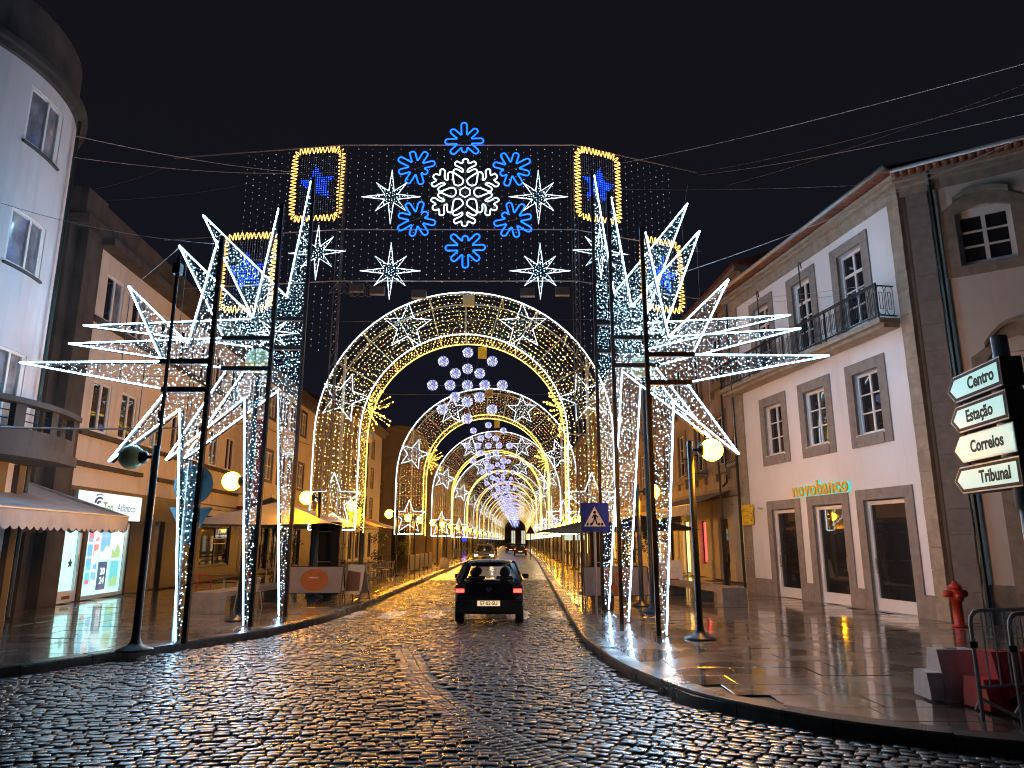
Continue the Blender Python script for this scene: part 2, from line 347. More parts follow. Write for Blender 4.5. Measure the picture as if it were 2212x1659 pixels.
while y < 36:
    l = .118 if y < 24 else .15; x = xl(y)+.1+(0 if k % 2 else .09)
    while x < xr(y)-.1:
        w = .165*rng.uniform(.75, 1.25)*(1.0 if y < 24 else 1.3)
        add_stone(x+w/2, y+l/2+.03*math.sin(x*1.1), w-.02, l-.02, .03*math.cos(x*1.1), pale=2 if cross(x, y) else False); x += w
    y += l; k += 1
# curved gutter strip of thin setts
t = 0.0; P = [Vector((*p, 0)) for p in ARC]
for i in range(len(P)-1):
    d = (P[i+1]-P[i]); L = d.length; u = d.normalized(); nrm = Vector((-u.y, u.x, 0)); k = int(L/.085)
    for j in range(k):
        c0 = P[i]+d*((j+.5)/k)
        for off in (-.15, 0, .15):
            c = c0+nrm*(off+rng.uniform(-.01, .01)); add_stone(c.x, c.y, .138, .066, math.atan2(u.y, u.x)-PI/2, pale=True, jit=.006, z=rng.uniform(-.015, -.008))
def stone_geo(st, base=(0, 0)):
    q, z, t, p = st; cx = sum(a for a, b in q)/4; cy = sum(b for a, b in q)/4
    tx, ty = rng.uniform(-.035, .035), rng.uniform(-.035, .035); v = []
    for (f, zz) in ((1.0, -.03), (1.0, -.010), (.945, .0), (.84, .004)):
        for a, b in q:
            x = cx+(a-cx)*f; yv = cy+(b-cy)*f
            v.append((x-base[0], yv-base[1], z+zz+(x-cx)*tx+(yv-cy)*ty))
    v.append((cx-base[0], cy-base[1], z+.006))
    f = []
    for i in range(4):
        j = (i+1) % 4; f += [(i, j, 4+j, 4+i), (4+i, 4+j, 8+j, 8+i), (8+i, 8+j, 12+j, 12+i), (12+i, 12+j, 16)]
    return v, f
stones.sort(key=lambda s: s[0][0][0]**2+s[0][0][1]**2)
def in_frame(s):
    x, yv = s[0][0]; f = yv*_c-1.9*_s; up = -yv*_s-1.9*_c
    return abs(1530*x/f) < 1100 and 1530*up/f > -820
vis = [s for s in stones if in_frame(s)]
near = set(id(s) for s in vis[:300])
for s in stones:
    if id(s) in near:
        cx, cy = s[0][0]; v, f = stone_geo(s, (cx, cy)); b = MB(); b.tint = s[2]; b.add(v, f)
        place('cobble', b.mesh('cobble', 'light_cobble' if s[3] else 'cobble', True), road, (cx, cy, 0))
big = MB()
for s in stones:
    if id(s) not in near:
        v, f = stone_geo(s); big.tint = s[2]; big.add(v, f, int(s[3]))
big.build('cobbles', ['cobble', 'light_cobble', 'crossing'], road, True, kind='stuff')
far = MB(); prev = None
for yy in range(36, 302, 6):
    a, b = xl(yy)+.02, xr(yy)-.02
    if prev: far.add([(prev[0], yy-6, -.004), (prev[1], yy-6, -.004), (b, yy, -.004), (a, yy, -.004)], [(0, 1, 2, 3)])
    prev = (a, b)
far.build('far_paving', 'cobble', road)

# ---- pavements and slabs
def pavement(name, xk, side, xo):
    base = MB(); ys = list(np.arange(5.0, 40, .5))+list(range(40, 304, 8))
    for y0, y1 in zip(ys[:-1], ys[1:]):
        a, b = xk(y0), xk(y1)
        base.add([(a, y0, .105), (xo, y0, .105), (xo, y1, .105), (b, y1, .105)], [(0, 1, 2, 3)])
    p = base.build(name, 'joint', kind='structure')
    cells = []; y = 5.2; r = random.Random(11)
    while y < 62:
        d = .62 if y < 30 else 1.2
        x = 0; w0 = 1.15 if y < 30 else 2.2; off = r.uniform(0, w0)
        ka, kb = xk(y), xk(y+d)
        xin = (min(ka, kb)-.34) if side < 0 else (max(ka, kb)+.34)
        # trapezoid fitting the kerb line
        edges = [0.0]; e = off
        while e < 10.4: edges.append(e); e += w0*r.uniform(.85, 1.15)
        for e0, e1 in zip(edges[:-1], edges[1:]):
            if e1-e0 < .12: continue
            A0 = ka+side*(.31+e0) if e0 == 0 else xin+side*e0; B0 = kb+side*(.31+e0) if e0 == 0 else xin+side*e0
            X1 = xin+side*e1
            if abs(X1) > 13.4 and y > 19: continue
            if side > 0 and X1 > 10.2 and y > 16.4: continue
            cells.append([(A0, y), (X1, y), (X1, y+d), (B0, y+d)])
        y += d
    def cellgeo(q, base=(0, 0)):
        cx = sum(a for a, b in q)/4; cy = sum(b for a, b in q)/4; h = .125+r.uniform(0, .007); tx, ty = r.uniform(-.004, .004), r.uniform(-.004, .004)
        v = []
        gq = []
        for a, b in q:
            dx, dy = a-cx, b-cy
            gq.append((cx+dx-math.copysign(.008, dx), cy+dy-math.copysign(.008, dy)))
        for ins, z in ((0, .09), (0, h-.0015), (.004, h)):
            for a, b in gq:
                x = a-math.copysign(ins, a-cx); yy = b-math.copysign(ins, b-cy); v.append((x-base[0], yy-base[1], z+(x-cx)*tx+(yy-cy)*ty))
        f = [(8, 9, 10, 11)]
        for i in range(4):
            j = (i+1) % 4; f += [(i, j, 4+j, 4+i), (4+i, 4+j, 8+j, 8+i)]
        return v, f
    cells.sort(key=lambda q: q[0][0]**2+q[0][1]**2)
    seen = [q for q in cells if abs(q[0][0]) < q[0][1]*.80+1.0]
    nid = set(id(q) for q in seen[:300]); rest = MB()
    for q in cells:
        if id(q) in nid:
            b = MB(); b.tint = r.random(); v, f = cellgeo(q, q[0]); b.add(v, f); place('paving_slab', b.mesh('paving_slab', 'slab'), p, (*q[0], 0))
        else:
            v, f = cellgeo(q); rest.tint = r.random(); rest.add(v, f)
    rest.build('far_slabs', 'slab', p, kind='stuff')
    fr = MB(); yy = 62
    while yy < 296:
        fr.add([(xk(yy)+side*.31, yy, .12), (side*16, yy, .12), (side*16, yy+8, .12), (xk(yy+8)+side*.31, yy+8, .12)], [(0, 1, 2, 3)]); yy += 8
    fr.build('far_surface', 'slab', p)
    return p
pav_l = pavement('pavement', xl, -1, -16.0)
pav_r = pavement('pavement', xr, 1, 16.0)
def kerb(K, side):
    k = None
    pts = [Vector((x, y, 0)) for x, y in K if y < 301]
    # resample
    dense = []
    for a, b in zip(pts[:-1], pts[1:]):
        n = max(1, int((b-a).length/.25)) if b.y < 70 else 20
        for i in range(n): dense.append(a+(b-a)*(i/n))
    if side < 0: pass
    sm = dense[:]
    for _ in range(6):
        sm = [sm[0]]+[(sm[i-1]+sm[i]*2+sm[i+1])/4 for i in range(1, len(sm)-1)]+[sm[-1]]
    root = MB(); root.box(sm[-1].x, sm[-1].x+.3*side, 300, 301, -.02, .13)
    k = root.build('kerb', 'kerb', kind='structure')
    i = 0; cnt = 0; rest = MB()
    while i < len(sm)-1:
        step = 4 if sm[i].y < 70 else 6
        j = min(len(sm)-1, i+step); seg = sm[i:j+1]
        if seg[-1].y < 4.5 or (abs(seg[0].x) > 14): i = j; continue
        b = MB(); b.tint = random.random(); n = len(seg); h = .14+random.uniform(-.004, .004)
        rows = []
        for q in range(n):
            a = seg[max(0, q-1)]; c2 = seg[min(n-1, q+1)]; d = (c2-a).normalized(); nr = Vector((d.y, -d.x, 0))
            if nr.x*side < 0: nr = -nr
            if abs(nr.x) < .02 and nr.y < 0: nr = -nr
            p = seg[q]+d*(.006 if q == 0 else (-.006 if q == n-1 else 0))
            o = p+nr*.29
            rows.append([(p.x, p.y, -.02), (p.x, p.y, h-.02), (p.x+nr.x*.02, p.y+nr.y*.02, h), (o.x, o.y, h), (o.x, o.y, .05)])
        vs = [v for rr in rows for v in rr]; fs = []
        for q in range(n-1):
            for e in range(4): fs.append((q*5+e, q*5+e+1, (q+1)*5+e+1, (q+1)*5+e))
        fs += [(0, 1, 2, 3, 4), tuple((n-1)*5+e for e in (4, 3, 2, 1, 0))]
        if cnt < 90 and seg[0].y < 60: b.add(vs, fs); b.build('kerb_stone', 'kerb', k); cnt += 1
        else: rest.tint = random.random(); rest.add(vs, fs)
        i = j
    if rest.v: rest.build('far_kerb_stones', 'kerb', k, kind='stuff')
kerb(KL, -1); kerb(KR, 1)
# ================================================================ BUILDINGS
class Fac:
    def __init__(s, o, d, nsign):
        s.o = Vector((o[0], o[1], 0)); s.d = Vector((d[0], d[1], 0)).normalized(); s.n = Vector((s.d.y, -s.d.x, 0))*nsign
        s.ang = math.atan2(s.d.y, s.d.x)
    def p(s, a, q, z):
        v = s.o+s.d*a+s.n*q; return (v.x, v.y, z)
    def box(s, b, a0, a1, q0, q1, z0, z1, mi=0):
        p = s.p; b.hexa([p(a0, q0, z0), p(a0, q1, z0), p(a1, q1, z0), p(a1, q0, z0), p(a0, q0, z1), p(a0, q1, z1), p(a1, q1, z1), p(a1, q0, z1)], mi)
    def piece(s, name, m, parent, a0, a1, q0, q1, z0, z1):
        c = s.p((a0+a1)/2, (q0+q1)/2, (z0+z1)/2)
        return place(name, unit(m), parent, c, s.ang, (abs(a1-a0), abs(q1-q0), abs(z1-z0)))
def wall(F, root, m, a0, a1, z0, z1, holes, depth=.22, name='wall'):
    A = sorted(set([a0, a1]+[round(h[0], 3) for h in holes]+[round(h[1], 3) for h in holes])); Z = sorted(set([z0, z1]+[round(h[2], 3) for h in holes]+[round(h[3], 3) for h in holes]))
    A = [a for a in A if a0 <= a <= a1]; Z = [z for z in Z if z0 <= z <= z1]
    b = MB()
    for i in range(len(A)-1):
        for j in range(len(Z)-1):
            ca, cz = (A[i]+A[i+1])/2, (Z[j]+Z[j+1])/2
            if any(h[0] < ca < h[1] and h[2] < cz < h[3] for h in holes): continue
            b.add([F.p(A[i], 0, Z[j]), F.p(A[i+1], 0, Z[j]), F.p(A[i+1], 0, Z[j+1]), F.p(A[i], 0, Z[j+1])], [(0, 1, 2, 3)])
    for h in holes:
        x0, x1, y0, y1 = h[:4]; q = -depth
        for (s0, t0), (s1, t1) in (((x0, y0), (x1, y0)), ((x1, y0), (x1, y1)), ((x1, y1), (x0, y1)), ((x0, y1), (x0, y0))):
            b.add([F.p(s0, 0, t0), F.p(s1, 0, t1), F.p(s1, q, t1), F.p(s0, q, t0)], [(0, 1, 2, 3)])
    return b.build(name, m, root)
def shell(F, root, m, a0, a1, z0, z1, deep, name='side_walls'):
    b = MB(); p = F.p
    P = [p(a0, 0, 0), p(a0, -deep, 0), p(a1, -deep, 0), p(a1, 0, 0)]
    for i in range(3):
        a, c = P[i], P[i+1]; b.add([(a[0], a[1], z0), (c[0], c[1], z0), (c[0], c[1], z1), (a[0], a[1], z1)], [(0, 1, 2, 3)])
    b.add([(q[0], q[1], z1) for q in P], [(0, 1, 2, 3)])
    return b.build(name, m, root)
def surround(F, root, m, a0, a1, z0, z1, w=.27, q=.035, sill=True):
    b = MB()
    F.box(b, a0-w, a0, -.05, q, z0-(w if sill else 0), z1+w); F.box(b, a1, a1+w, -.05, q, z0-(w if sill else 0), z1+w)
    F.box(b, a0, a1, -.05, q, z1, z1+w)
    if sill: F.box(b, a0, a1, -.05, q+.02, z0-w, z0)
    return b.build('window_surround', m, root)
def window(F, root, a0, a1, z0, z1, cols=2, rows=3, fm='white_paint', pm='glass', q=-.17, fw=.07, mw=.04, transom=None, bottom=0.0, name='window', sill=False, pane_mats=None):
    b = MB()
    F.box(b, a0, a0+fw, q-.03, q+.05, z0, z1); F.box(b, a1-fw, a1, q-.03, q+.05, z0, z1)
    F.box(b, a0+fw, a1-fw, q-.03, q+.05, z1-fw, z1); F.box(b, a0+fw, a1-fw, q-.03, q+.05, z0, z0+max(fw, bottom))
    zs = [z0+max(fw, bottom)]; top = z1-fw
    ia0, ia1 = a0+fw, a1-fw
    if transom:
        zt = z1-transom; zz = [zs[0]+(zt-zs[0])*i/rows for i in range(rows)]+[zt, top]
    else: zz = [zs[0]+(top-zs[0])*i/rows for i in range(rows+1)]
    aa = [ia0+(ia1-ia0)*i/cols for i in range(cols+1)]
    for k, a in enumerate(aa[1:-1]):
        ww = mw*1.9 if cols == 2 else mw
        F.box(b, a-ww/2, a+ww/2, q-.02, q+.045, zz[0], zz[-1])
    for k, z in enumerate(zz[1:-1]):
        hw = mw*2.2 if (transom and k == len(zz)-3) else mw
        for i in range(cols):
            F.box(b, aa[i]+mw*.5*(1.9 if cols == 2 and i else 0), aa[i+1]-mw*.5*(1.9 if cols == 2 and i < cols-1 else 0), q-.018, q+.04, z-hw/2, z+hw/2)
    w = b.build(name, fm, root)
    for i in range(cols):
        for j in range(len(zz)-1):
            pmm = pane_mats[(i+j*cols) % len(pane_mats)] if pane_mats else pm
            F.piece('pane', pmm, w, aa[i], aa[i+1], q-.008, q+.008, zz[j], zz[j+1])
    if sill:
        b = MB(); F.box(b, a0-.05, a1+.05, q+.05, .05, z0-.05, z0-.003); b.build('sill', fm, w)
    return w

# ---------------------------------------------------------------- bank: white plaster, granite trim
B = Fac((9.8, 16.62), (-.163, 1), -1)
# outward normal must face the street (negative x)
if B.n.x > 0: B.n = -B.n
bank = thing('bank_building', (9.8, 16.62, .13), 'white plastered three storey bank with granite trim, long iron balcony and gold letters', 'building')
doors = [(.95, 2.53), (3.47, 4.9), (5.89, 7.28)]; DW = (2.95, 2.92, 2.9)
wins = [(1.4, 2.46), (3.78, 4.88), (6.2, 7.29)]; bals = [(1.52, 2.6), (4.0, 5.0), (6.5, 7.5)]
holes = [(a, b, .13, z) for (a, b), z in zip(doors, DW)]+[(a, b, 4.66, 6.35) for a, b in wins]+[(a, b, 7.36, 9.87) for a, b in bals]
wall(B, bank, 'plaster', .3, 8.75, .13, 10.4, holes, .24)
shell(B, bank, 'plaster', -.06, 9.3, .13, 10.9, 9.0)
for (a, b), z in zip(doors, DW):
    s = MB(); B.box(s, a-.3, a, -.05, .04, .13, z+.28); B.box(s, b, b+.3, -.05, .04, .13, z+.28); B.box(s, a, b, -.05, .04, z, z+.28); s.build('door_surround', 'grey_granite', bank)
    d = window(B, bank, a, b, .15, z-.03, 1, 1, 'white_paint', 'glass', -.14, .1, bottom=.3, name='door')
    h = MB(); hx = b-.16 if a != 3.47 else a+.12; h.bar(B.p(hx, -.05, 1.15), B.p(hx, -.05, 1.45), .03); h.ball(B.p(hx, -.06, 1.1), .035, 8, 6); h.build('handle', 'metal', d)
for a, b in wins:
    surround(B, bank, 'grey_granite', a, b, 4.66, 6.35, .3); window(B, bank, a, b, 4.68, 6.33, 2, 3, sill=True, mw=.035)
for a, b in bals:
    s = MB(); B.box(s, a-.3, a, -.05, .04, 7.33, 10.15); B.box(s, b, b+.3, -.05, .04, 7.33, 10.15); B.box(s, a, b, -.05, .04, 9.87, 10.15); s.build('window_surround', 'grey_granite', bank)
    window(B, bank, a, b, 7.37, 9.84, 2, 3, transom=.62, bottom=.42, name='balcony_door', mw=.035)
# granite plinth stones, quoins, cornice
edges = [.3, .65, 2.83, 3.17, 5.2, 5.59, 7.58, 8.75]
for a, b in zip(edges[::2], edges[1::2]):
    n = max(1, round((b-a)/.9))
    for i in range(n): B.piece('plinth_stone', 'grey_granite', bank, a+(b-a)*i/n+.004, a+(b-a)*(i+1)/n-.004, -.05, .045, .13, .66)
z = .13; k = 0
while z < 10.35:
    h = .62 if k % 2 else .5; z1 = min(z+h, 10.4)
    B.piece('quoin_stone', 'granite', bank, -.10, .30+(.0 if k % 2 else .012), -.06, .05+(.004 if k % 2 else 0), z+.004, z1-.004)
    B.piece('quoin_stone', 'granite', bank, 8.75, 9.3, -.06, .05+(.004 if k % 3 else 0), z+.004, z1-.004); z = z1; k += 1
a = -.1
while a < 9.3:
    a1 = min(a+1.25, 9.3); B.piece('frieze_stone', 'granite', bank, a+.004, a1-.004, -.06, .06, 10.4, 10.72); a = a1
s = MB(); B.box(s, -.3, 9.5, -.05, .20, 10.723, 10.80); B.box(s, -.34, 9.54, -.05, .32, 10.803, 10.90); s.build('cornice', 'granite', bank)
tl = MB(); tl.lathe([(.10, 0), (.10, .5)], n=8, axis='y'); tm = tl.mesh('roof_tile', 'tile', True)
for i in range(56):
    a = -.35+i*.177; c = B.p(a, .12, 10.965); place('roof_tile', tm, bank, c, math.atan2(B.n.y, B.n.x)-PI/2, (1, .9, .55))
s = MB(); p = B.p; s.hexa([p(-.4, .52, 11.0), p(-.4, -5, 12.6), p(9.6, -5, 12.6), p(9.6, .52, 11.0), p(-.4, .52, 11.05), p(-.4, -5, 12.7), p(9.6, -5, 12.7), p(9.6, .52, 11.05)]); s.build('roof', 'roof', bank)
s = MB(); s.tube([p(-.45, .58, 11.02), p(9.7, .58, 11.02)], .07, 8); s.build('gutter', 'metal', bank, True)
# balcony with iron railing
s = MB(); B.box(s, .38, 9.3, .05, .48, 7.10, 7.20); B.box(s, .33, 9.32, .05, .62, 7.203, 7.33); bal = s.build('balcony', 'granite', bank)
s = MB()
for z in (7.42, 8.2): s.bar(p(.42, .56, z), p(9.28, .56, z), .03); s.bar(p(.42, .06, z), p(.42, .56, z), .03)
s.bar(p(.42, .56, 8.25), p(9.28, .56, 8.25), .05, .02)
for a in (.42, 2.65, 4.9, 7.1, 9.25): s.bar(p(a, .56, 7.33), p(a, .56, 8.27), .035)
s.build('railing', 'iron', bal)
def oval(w, z0, z1, nn=5):
    r = w/2; out = []
    for i in range(nn+1): t = PI*i/nn; out.append((r*math.cos(t), z1-r+r*math.sin(t)))
    for i in range(nn+1): t = PI+PI*i/nn; out.append((r*math.cos(t), z0+r+r*math.sin(t)))
    return out
ob = MB(); ob.tube([(x, 0, z) for x, z in oval(.20, -.38, .39)], .010, 4, True)
for x in (-.04, .04): ob.bar((x, 0, -.22), (x, 0, .22), .012)
ob.bar((-.04, 0, .22), (.04, 0, .22), .012); ob.bar((-.04, 0, -.22), (.04, 0, -.22), .012)
om = ob.mesh('baluster', 'iron')
for i in range(36): place('baluster', om, bal, p(.56+i*.243, .56, 7.81), B.ang)
for i in range(2): place('baluster', om, bal, p(.42, .2+i*.24, 7.81), B.ang+PI/2)
s = MB()
for a in (3.62, 6.15):
    s.tube([p(a, .58, 7.4), p(a, .58, 9.75), p(a-.05, .62, 9.95), p(a-.22, .7, 10.02), p(a-.42, .78, 9.9), p(a-.47, .8, 9.72)], .02, 5)
s.build('hooked_rod', 'iron', bal)
# letters with a teal backlight
sg = thing('bank_sign', B.p(4.4, .05, 3.45), 'gold letters novobanco with teal backlight on the white bank wall', 'sign')
text('lettering', 'novobanco', .575, 'gold', sg, B.p(4.42, .095, 3.41), tuple(-B.d), (0, 0, 1), .02, .014, space=1.1)
text('backlight', 'novobanco', .575, 'teal', sg, B.p(4.41, .04, 3.41), tuple(-B.d), (0, 0, 1), .006, .024, space=1.1)
yp = thing('street_name_plates', B.p(8.85, .06, 2.78), 'three stacked yellow wayfinding plates at the far corner of the bank', 'sign')
for i in range(3):
    z = 2.45+i*.235
    q = B.piece('plate', 'yellow_sign', yp, 8.45+.03*(i % 2), 9.22, .06, .12, z, z+.215)
    b = MB(); B.box(b, 8.75, 9.1, .121, .126, z+.06, z+.075); B.box(b, 8.5, 8.56, .121, .126, z+.12, z+.17); b.build('print', 'sign_black', yp)
cc = MB(); c = Vector(B.p(7.95, .2, 2.99)); cc.bar(B.p(7.95, 0, 2.95), c, .04); cc.bar(c, c+B.n*.12+B.d*-.18, .09, .08); cc.solo('security_camera', 'white_plastic', 'small white security camera on the bank wall above yellow plates', 'camera')
dp = MB(); dp.tube([p(9.36, .1, 11.2), p(9.36, .1, .2)], .05, 6); dp.solo('downpipe', 'copper', 'dark rain pipe at the far corner of the white bank', 'pipe')

# ---------------------------------------------------------------- beige corner building beside the bank
E2 = Fac((9.93, 16.5), (1.47, -1), 1)
if E2.n.y > 0: E2.n = -E2.n
cor = thing('corner_building', (9.93, 16.5, .13), 'beige corner building with arched granite window frames beside the bank', 'building')
h2 = [(1.0, 2.12, 8.3, 9.75), (1.22, 2.5, 4.3, 6.1), (1.5, 2.9, .13, 3.6)]
wall(E2, cor, 'beige', .5, 9, .13, 10.4, h2, .25)
shell(E2, cor, 'beige', 0, 9, .13, 10.8, 7)
z = .13; k = 0
while z < 10.35:
    h = .58 if k % 2 else .66; z1 = min(z+h, 10.4); E2.piece('quoin_stone', 'grey_granite', cor, .02, .5+(.01 if k % 2 else 0), -.05, .05+.005*(k % 2), z+.004, z1-.004); z = z1; k += 1
E2.piece('plinth_stone', 'grey_granite', cor, .52, 1.12, -.05, .05, .13, .95)
def arch_window(F, root, a0, a1, z0, z1, rise, cols, rows, w=.3, hood=True):
    m = (a0+a1)/2; n = 8
    s = MB(); top = [(a0+(a1-a0)*i/n, z1+rise*(1-((i/n-.5)*2)**2)) for i in range(n+1)]
    F.box(s, a0-w, a0, -.05, .05, z0-.25, z1+.1); F.box(s, a1, a1+w, -.05, .05, z0-.25, z1+.1)
    F.box(s, a0, a1, -.05, .05, z0-.25, z0)
    otop = [(a0-w, z1+.1)]+[(a, z+w) for a, z in top]+[(a1+w, z1+.1)]
    itop = [(a0, z1+.1)]+[(a, max(z, z1+.0)) for a, z in top]+[(a1, z1+.1)]
    for i in range(len(otop)-1):
        p0, p1, q1, q0 = otop[i], otop[i+1], itop[i+1], itop[i]
        s.hexa([F.p(q0[0], -.05, q0[1]), F.p(q0[0], .05, q0[1]), F.p(q1[0], .05, q1[1]), F.p(q1[0], -.05, q1[1]), F.p(p0[0], -.05, p0[1]), F.p(p0[0], .05, p0[1]), F.p(p1[0], .05, p1[1]), F.p(p1[0], -.05, p1[1])])
    if hood:
        for i in range(1, len(otop)-2):
            p0, p1 = otop[i], otop[i+1]
            s.hexa([F.p(p0[0], -.02, p0[1]), F.p(p0[0], .14, p0[1]), F.p(p1[0], .14, p1[1]), F.p(p1[0], -.02, p1[1]), F.p(p0[0], -.02, p0[1]+.1), F.p(p0[0], .16, p0[1]+.1), F.p(p1[0], .16, p1[1]+.1), F.p(p1[0], -.02, p1[1]+.1)])
    s.build('window_surround', 'granite', root)
    wd = window(F, root, a0, a1, z0+.02, z1+.02, cols, rows, mw=.045, fw=.1)
    s = MB()
    for i in range(n):
        (x0, y0), (x1, y1) = top[i], top[i+1]
        s.hexa([F.p(x0, -.2, z1+.02), F.p(x0, -.12, z1+.02), F.p(x1, -.12, z1+.02), F.p(x1, -.2, z1+.02), F.p(x0, -.2, y0+.03), F.p(x0, -.12, y0+.03), F.p(x1, -.12, y1+.03), F.p(x1, -.2, y1+.03)])
    s.build('arched_head', 'white_paint', wd)
    return wd
arch_window(E2, cor, 1.0, 2.12, 8.3, 9.62, .14, 2, 3, .32)
arch_window(E2, cor, 1.22, 2.5, 4.3, 5.95, .5, 2, 3, .3)
s = MB(); E2.box(s, 1.12, 1.5, -.05, .05, .13, 3.9); E2.box(s, 1.5, 2.9, -.05, .05, 3.6, 3.9); E2.box(s, 2.9, 3.28, -.05, .05, .13, 3.9); s.build('door_surround', 'granite', cor)
window(E2, cor, 1.5, 2.9, .15, 3.57, 2, 1, 'white_paint', 'glass', -.16, .1, bottom=.35, name='door')
s = MB(); E2.box(s, -.1, 9.1, -.05, .06, 10.4, 10.62); E2.box(s, -.16, 9.1, -.05, .22, 10.62, 10.72); E2.box(s, -.2, 9.1, -.05, .32, 10.72, 10.84); s.build('cornice', 'granite', cor)
for i in range(30):
    a = -.1+i*.18; place('roof_tile', tm, cor, E2.p(a, .05, 10.88), math.atan2(E2.n.y, E2.n.x)-PI/2, (1, 1, .8))
s = MB(); s.tube([E2.p(-.2, .50, 10.93), E2.p(9, .50, 10.93)], .075, 8); s.build('gutter', 'metal', cor, True)
s = MB(); s.tube([E2.p(.58, .3, 10.8), E2.p(.58, .12, 10.5), E2.p(.60, .12, 2.2)], .055, 6); s.tube([E2.p(.60, .12, 2.2), E2.p(.60, .12, .14)], .05, 6); s.build('downpipe', 'copper', cor)

# ---------------------------------------------------------------- long cream building on the left, travel shop below
Lf = Fac((-12.9, 20.7), (-.06, 1), 1)
if Lf.n.x < 0: Lf.n = -Lf.n
left = thing('cream_building', (-12.9, 20.7, .13), 'cream plastered building with dark concrete parapet above the travel shop', 'building')
prs = [(.72, 1.86), (2.55, 3.68), (4.9, 5.95), (6.74, 7.8), (9.0, 10.05), (10.92, 12.05), (13.1, 14.3)]
r1 = [(a, b, 5.2, 6.8) for a, b in prs]; r2 = [(a, b, 8.72, 10.3) for a, b in prs]
shop = [(.22, 1.3, .13, 2.5), (1.5, 4.28, .13, 2.5), (6.2, 7.05, .13, 2.6), (9.6, 10.5, .13, 2.6), (10.9, 14.8, .75, 2.6)]
wall(Lf, left, 'cream', 0, 16.1, 3.5, 10.9, r1+r2, .16)
wall(Lf, left, 'shop_stone', -.0, 16.1, .13, 3.5, shop, .2, 'shop_front_wall')
shell(Lf, left, 'dark_concrete', 0, 16.1, .13, 11.2, 9)
for i, (a, b, z0, z1) in enumerate(r1): window(Lf, left, a, b, z0, z1, 2, 1, 'white_paint', 'glass', -.09, .09, .05, pane_mats=['glass', 'glass'] if i != 2 else ['curtain', 'glass'])
for i, (a, b, z0, z1) in enumerate(r2): window(Lf, left, a, b, z0, z1, 2, 1, 'white_paint', 'glass', -.09, .09, .05, pane_mats=['glass', 'curtain'])
for a0, a1, z0 in ((.1, 5.9, 5.02), (6.0, 12.4, 5.02), (12.6, 15.0, 5.02), (0.0, 4.6, 8.52), (4.8, 10.8, 8.52), (10.9, 15, 8.52), (.05, 4.4, 4.08), (5.7, 10.3, 4.05), (10.6, 15, 4.05)): Lf.piece('sill_band', 'dark_concrete', left, a0, a1, -.02, .16, z0, z0+.14)
s = MB(); Lf.box(s, -.1, 16.15, -.2, .5, 10.9, 11.15); Lf.box(s, -.05, 16.1, -.2, .12, 11.15, 12.2); s.build('parapet', 'dark_concrete', left)
s = MB(); Lf.box(s, -.9, .0, -.4, .12, .13, 11.1); Lf.box(s, -1.3, -.9, -.6, -.2, .13, 11.1); Lf.box(s, -1.3, .0, -.7, .3, 11.1, 11.4); Lf.box(s, -1.2, -.02, -.7, .12, 11.4, 12.3); s.build('corner_pilaster', 'dark_concrete', left)
# shop front: door, window with posters, lit room behind
def shop_pane(a0, a1, z0, z1, nm, fm='white_paint', pm='clear', bottom=.1):
    w = window(Lf, left, a0, a1, z0, z1, 1, 1, fm, pm, -.1, .09, bottom=bottom, name=nm); return w
d = shop_pane(.24, 1.28, .15, 2.48, 'shop_door', bottom=.32)
b = MB(); Lf.box(b, .55, .95, -.05, -.03, .24, .33); b.build('letter_plate', 'wood', d)
b = MB(); b.bar(Lf.p(1.15, -.03, 1.0), Lf.p(1.15, -.03, 1.5), .03); b.build('handle', 'metal', d)
shop_pane(1.52, 4.26, .15, 2.48, 'shop_window')
s = MB(); Lf.box(s, .1, 4.4, -3.2, -3.15, .13, 3.0); Lf.box(s, .05, .1, -3.2, -.25, .13, 3.0); Lf.box(s, 4.4, 4.45, -3.2, -.25, .13, 3.0); s.build('shop_room', 'lit_room', left)
s = MB(); Lf.box(s, .1, 4.4, -3.15, -.25, 2.9, 3.0); Lf.box(s, .1, 4.4, -3.15, -.25, .13, .16); s.build('shop_ceiling', 'white_paint', left)
s = MB(); Lf.box(s, .5, 4.2, -1.3, -1.0, 2.84, 2.89); Lf.box(s, 1.6, 4.2, -.34, -.30, 2.4, 2.46); s.build('shop_lamp', 'lamp_strip', left)
s = MB(); Lf.box(s, .4, 1.9, -2.4, -1.8, .16, .95); Lf.box(s, .9, 1.3, -1.9, -1.86, .95, 1.3); Lf.box(s, 2.3, 3.2, -2.9, -2.5, .16, 1.2); s.build('shop_desk', 'moss', left)
hang = MB(); hang.prism([(math.cos(PI/2+i*PI/5)*(.13 if i % 2 == 0 else .06)+.82, 1.25+math.sin(PI/2+i*PI/5)*(.13 if i % 2 == 0 else .06)) for i in range(10)], lambda a, z, q: Lf.p(a, q, z), -.08, -.06); hang.solo('star_ornament', 'dark_metal', 'small dark star hanging on the travel shop door glass', 'ornament')
cols = [1.75, 2.1, 2.47]; pal = ['poster_a', 'poster_b', 'poster_e', 'poster_f', 'poster_a', 'poster_b', 'poster_f', 'poster_a', 'poster_e', 'poster_e', 'poster_f', 'poster_a']
descs = ['top', 'second', 'third', 'bottom']; cds = ['door side', 'middle', 'poster side']
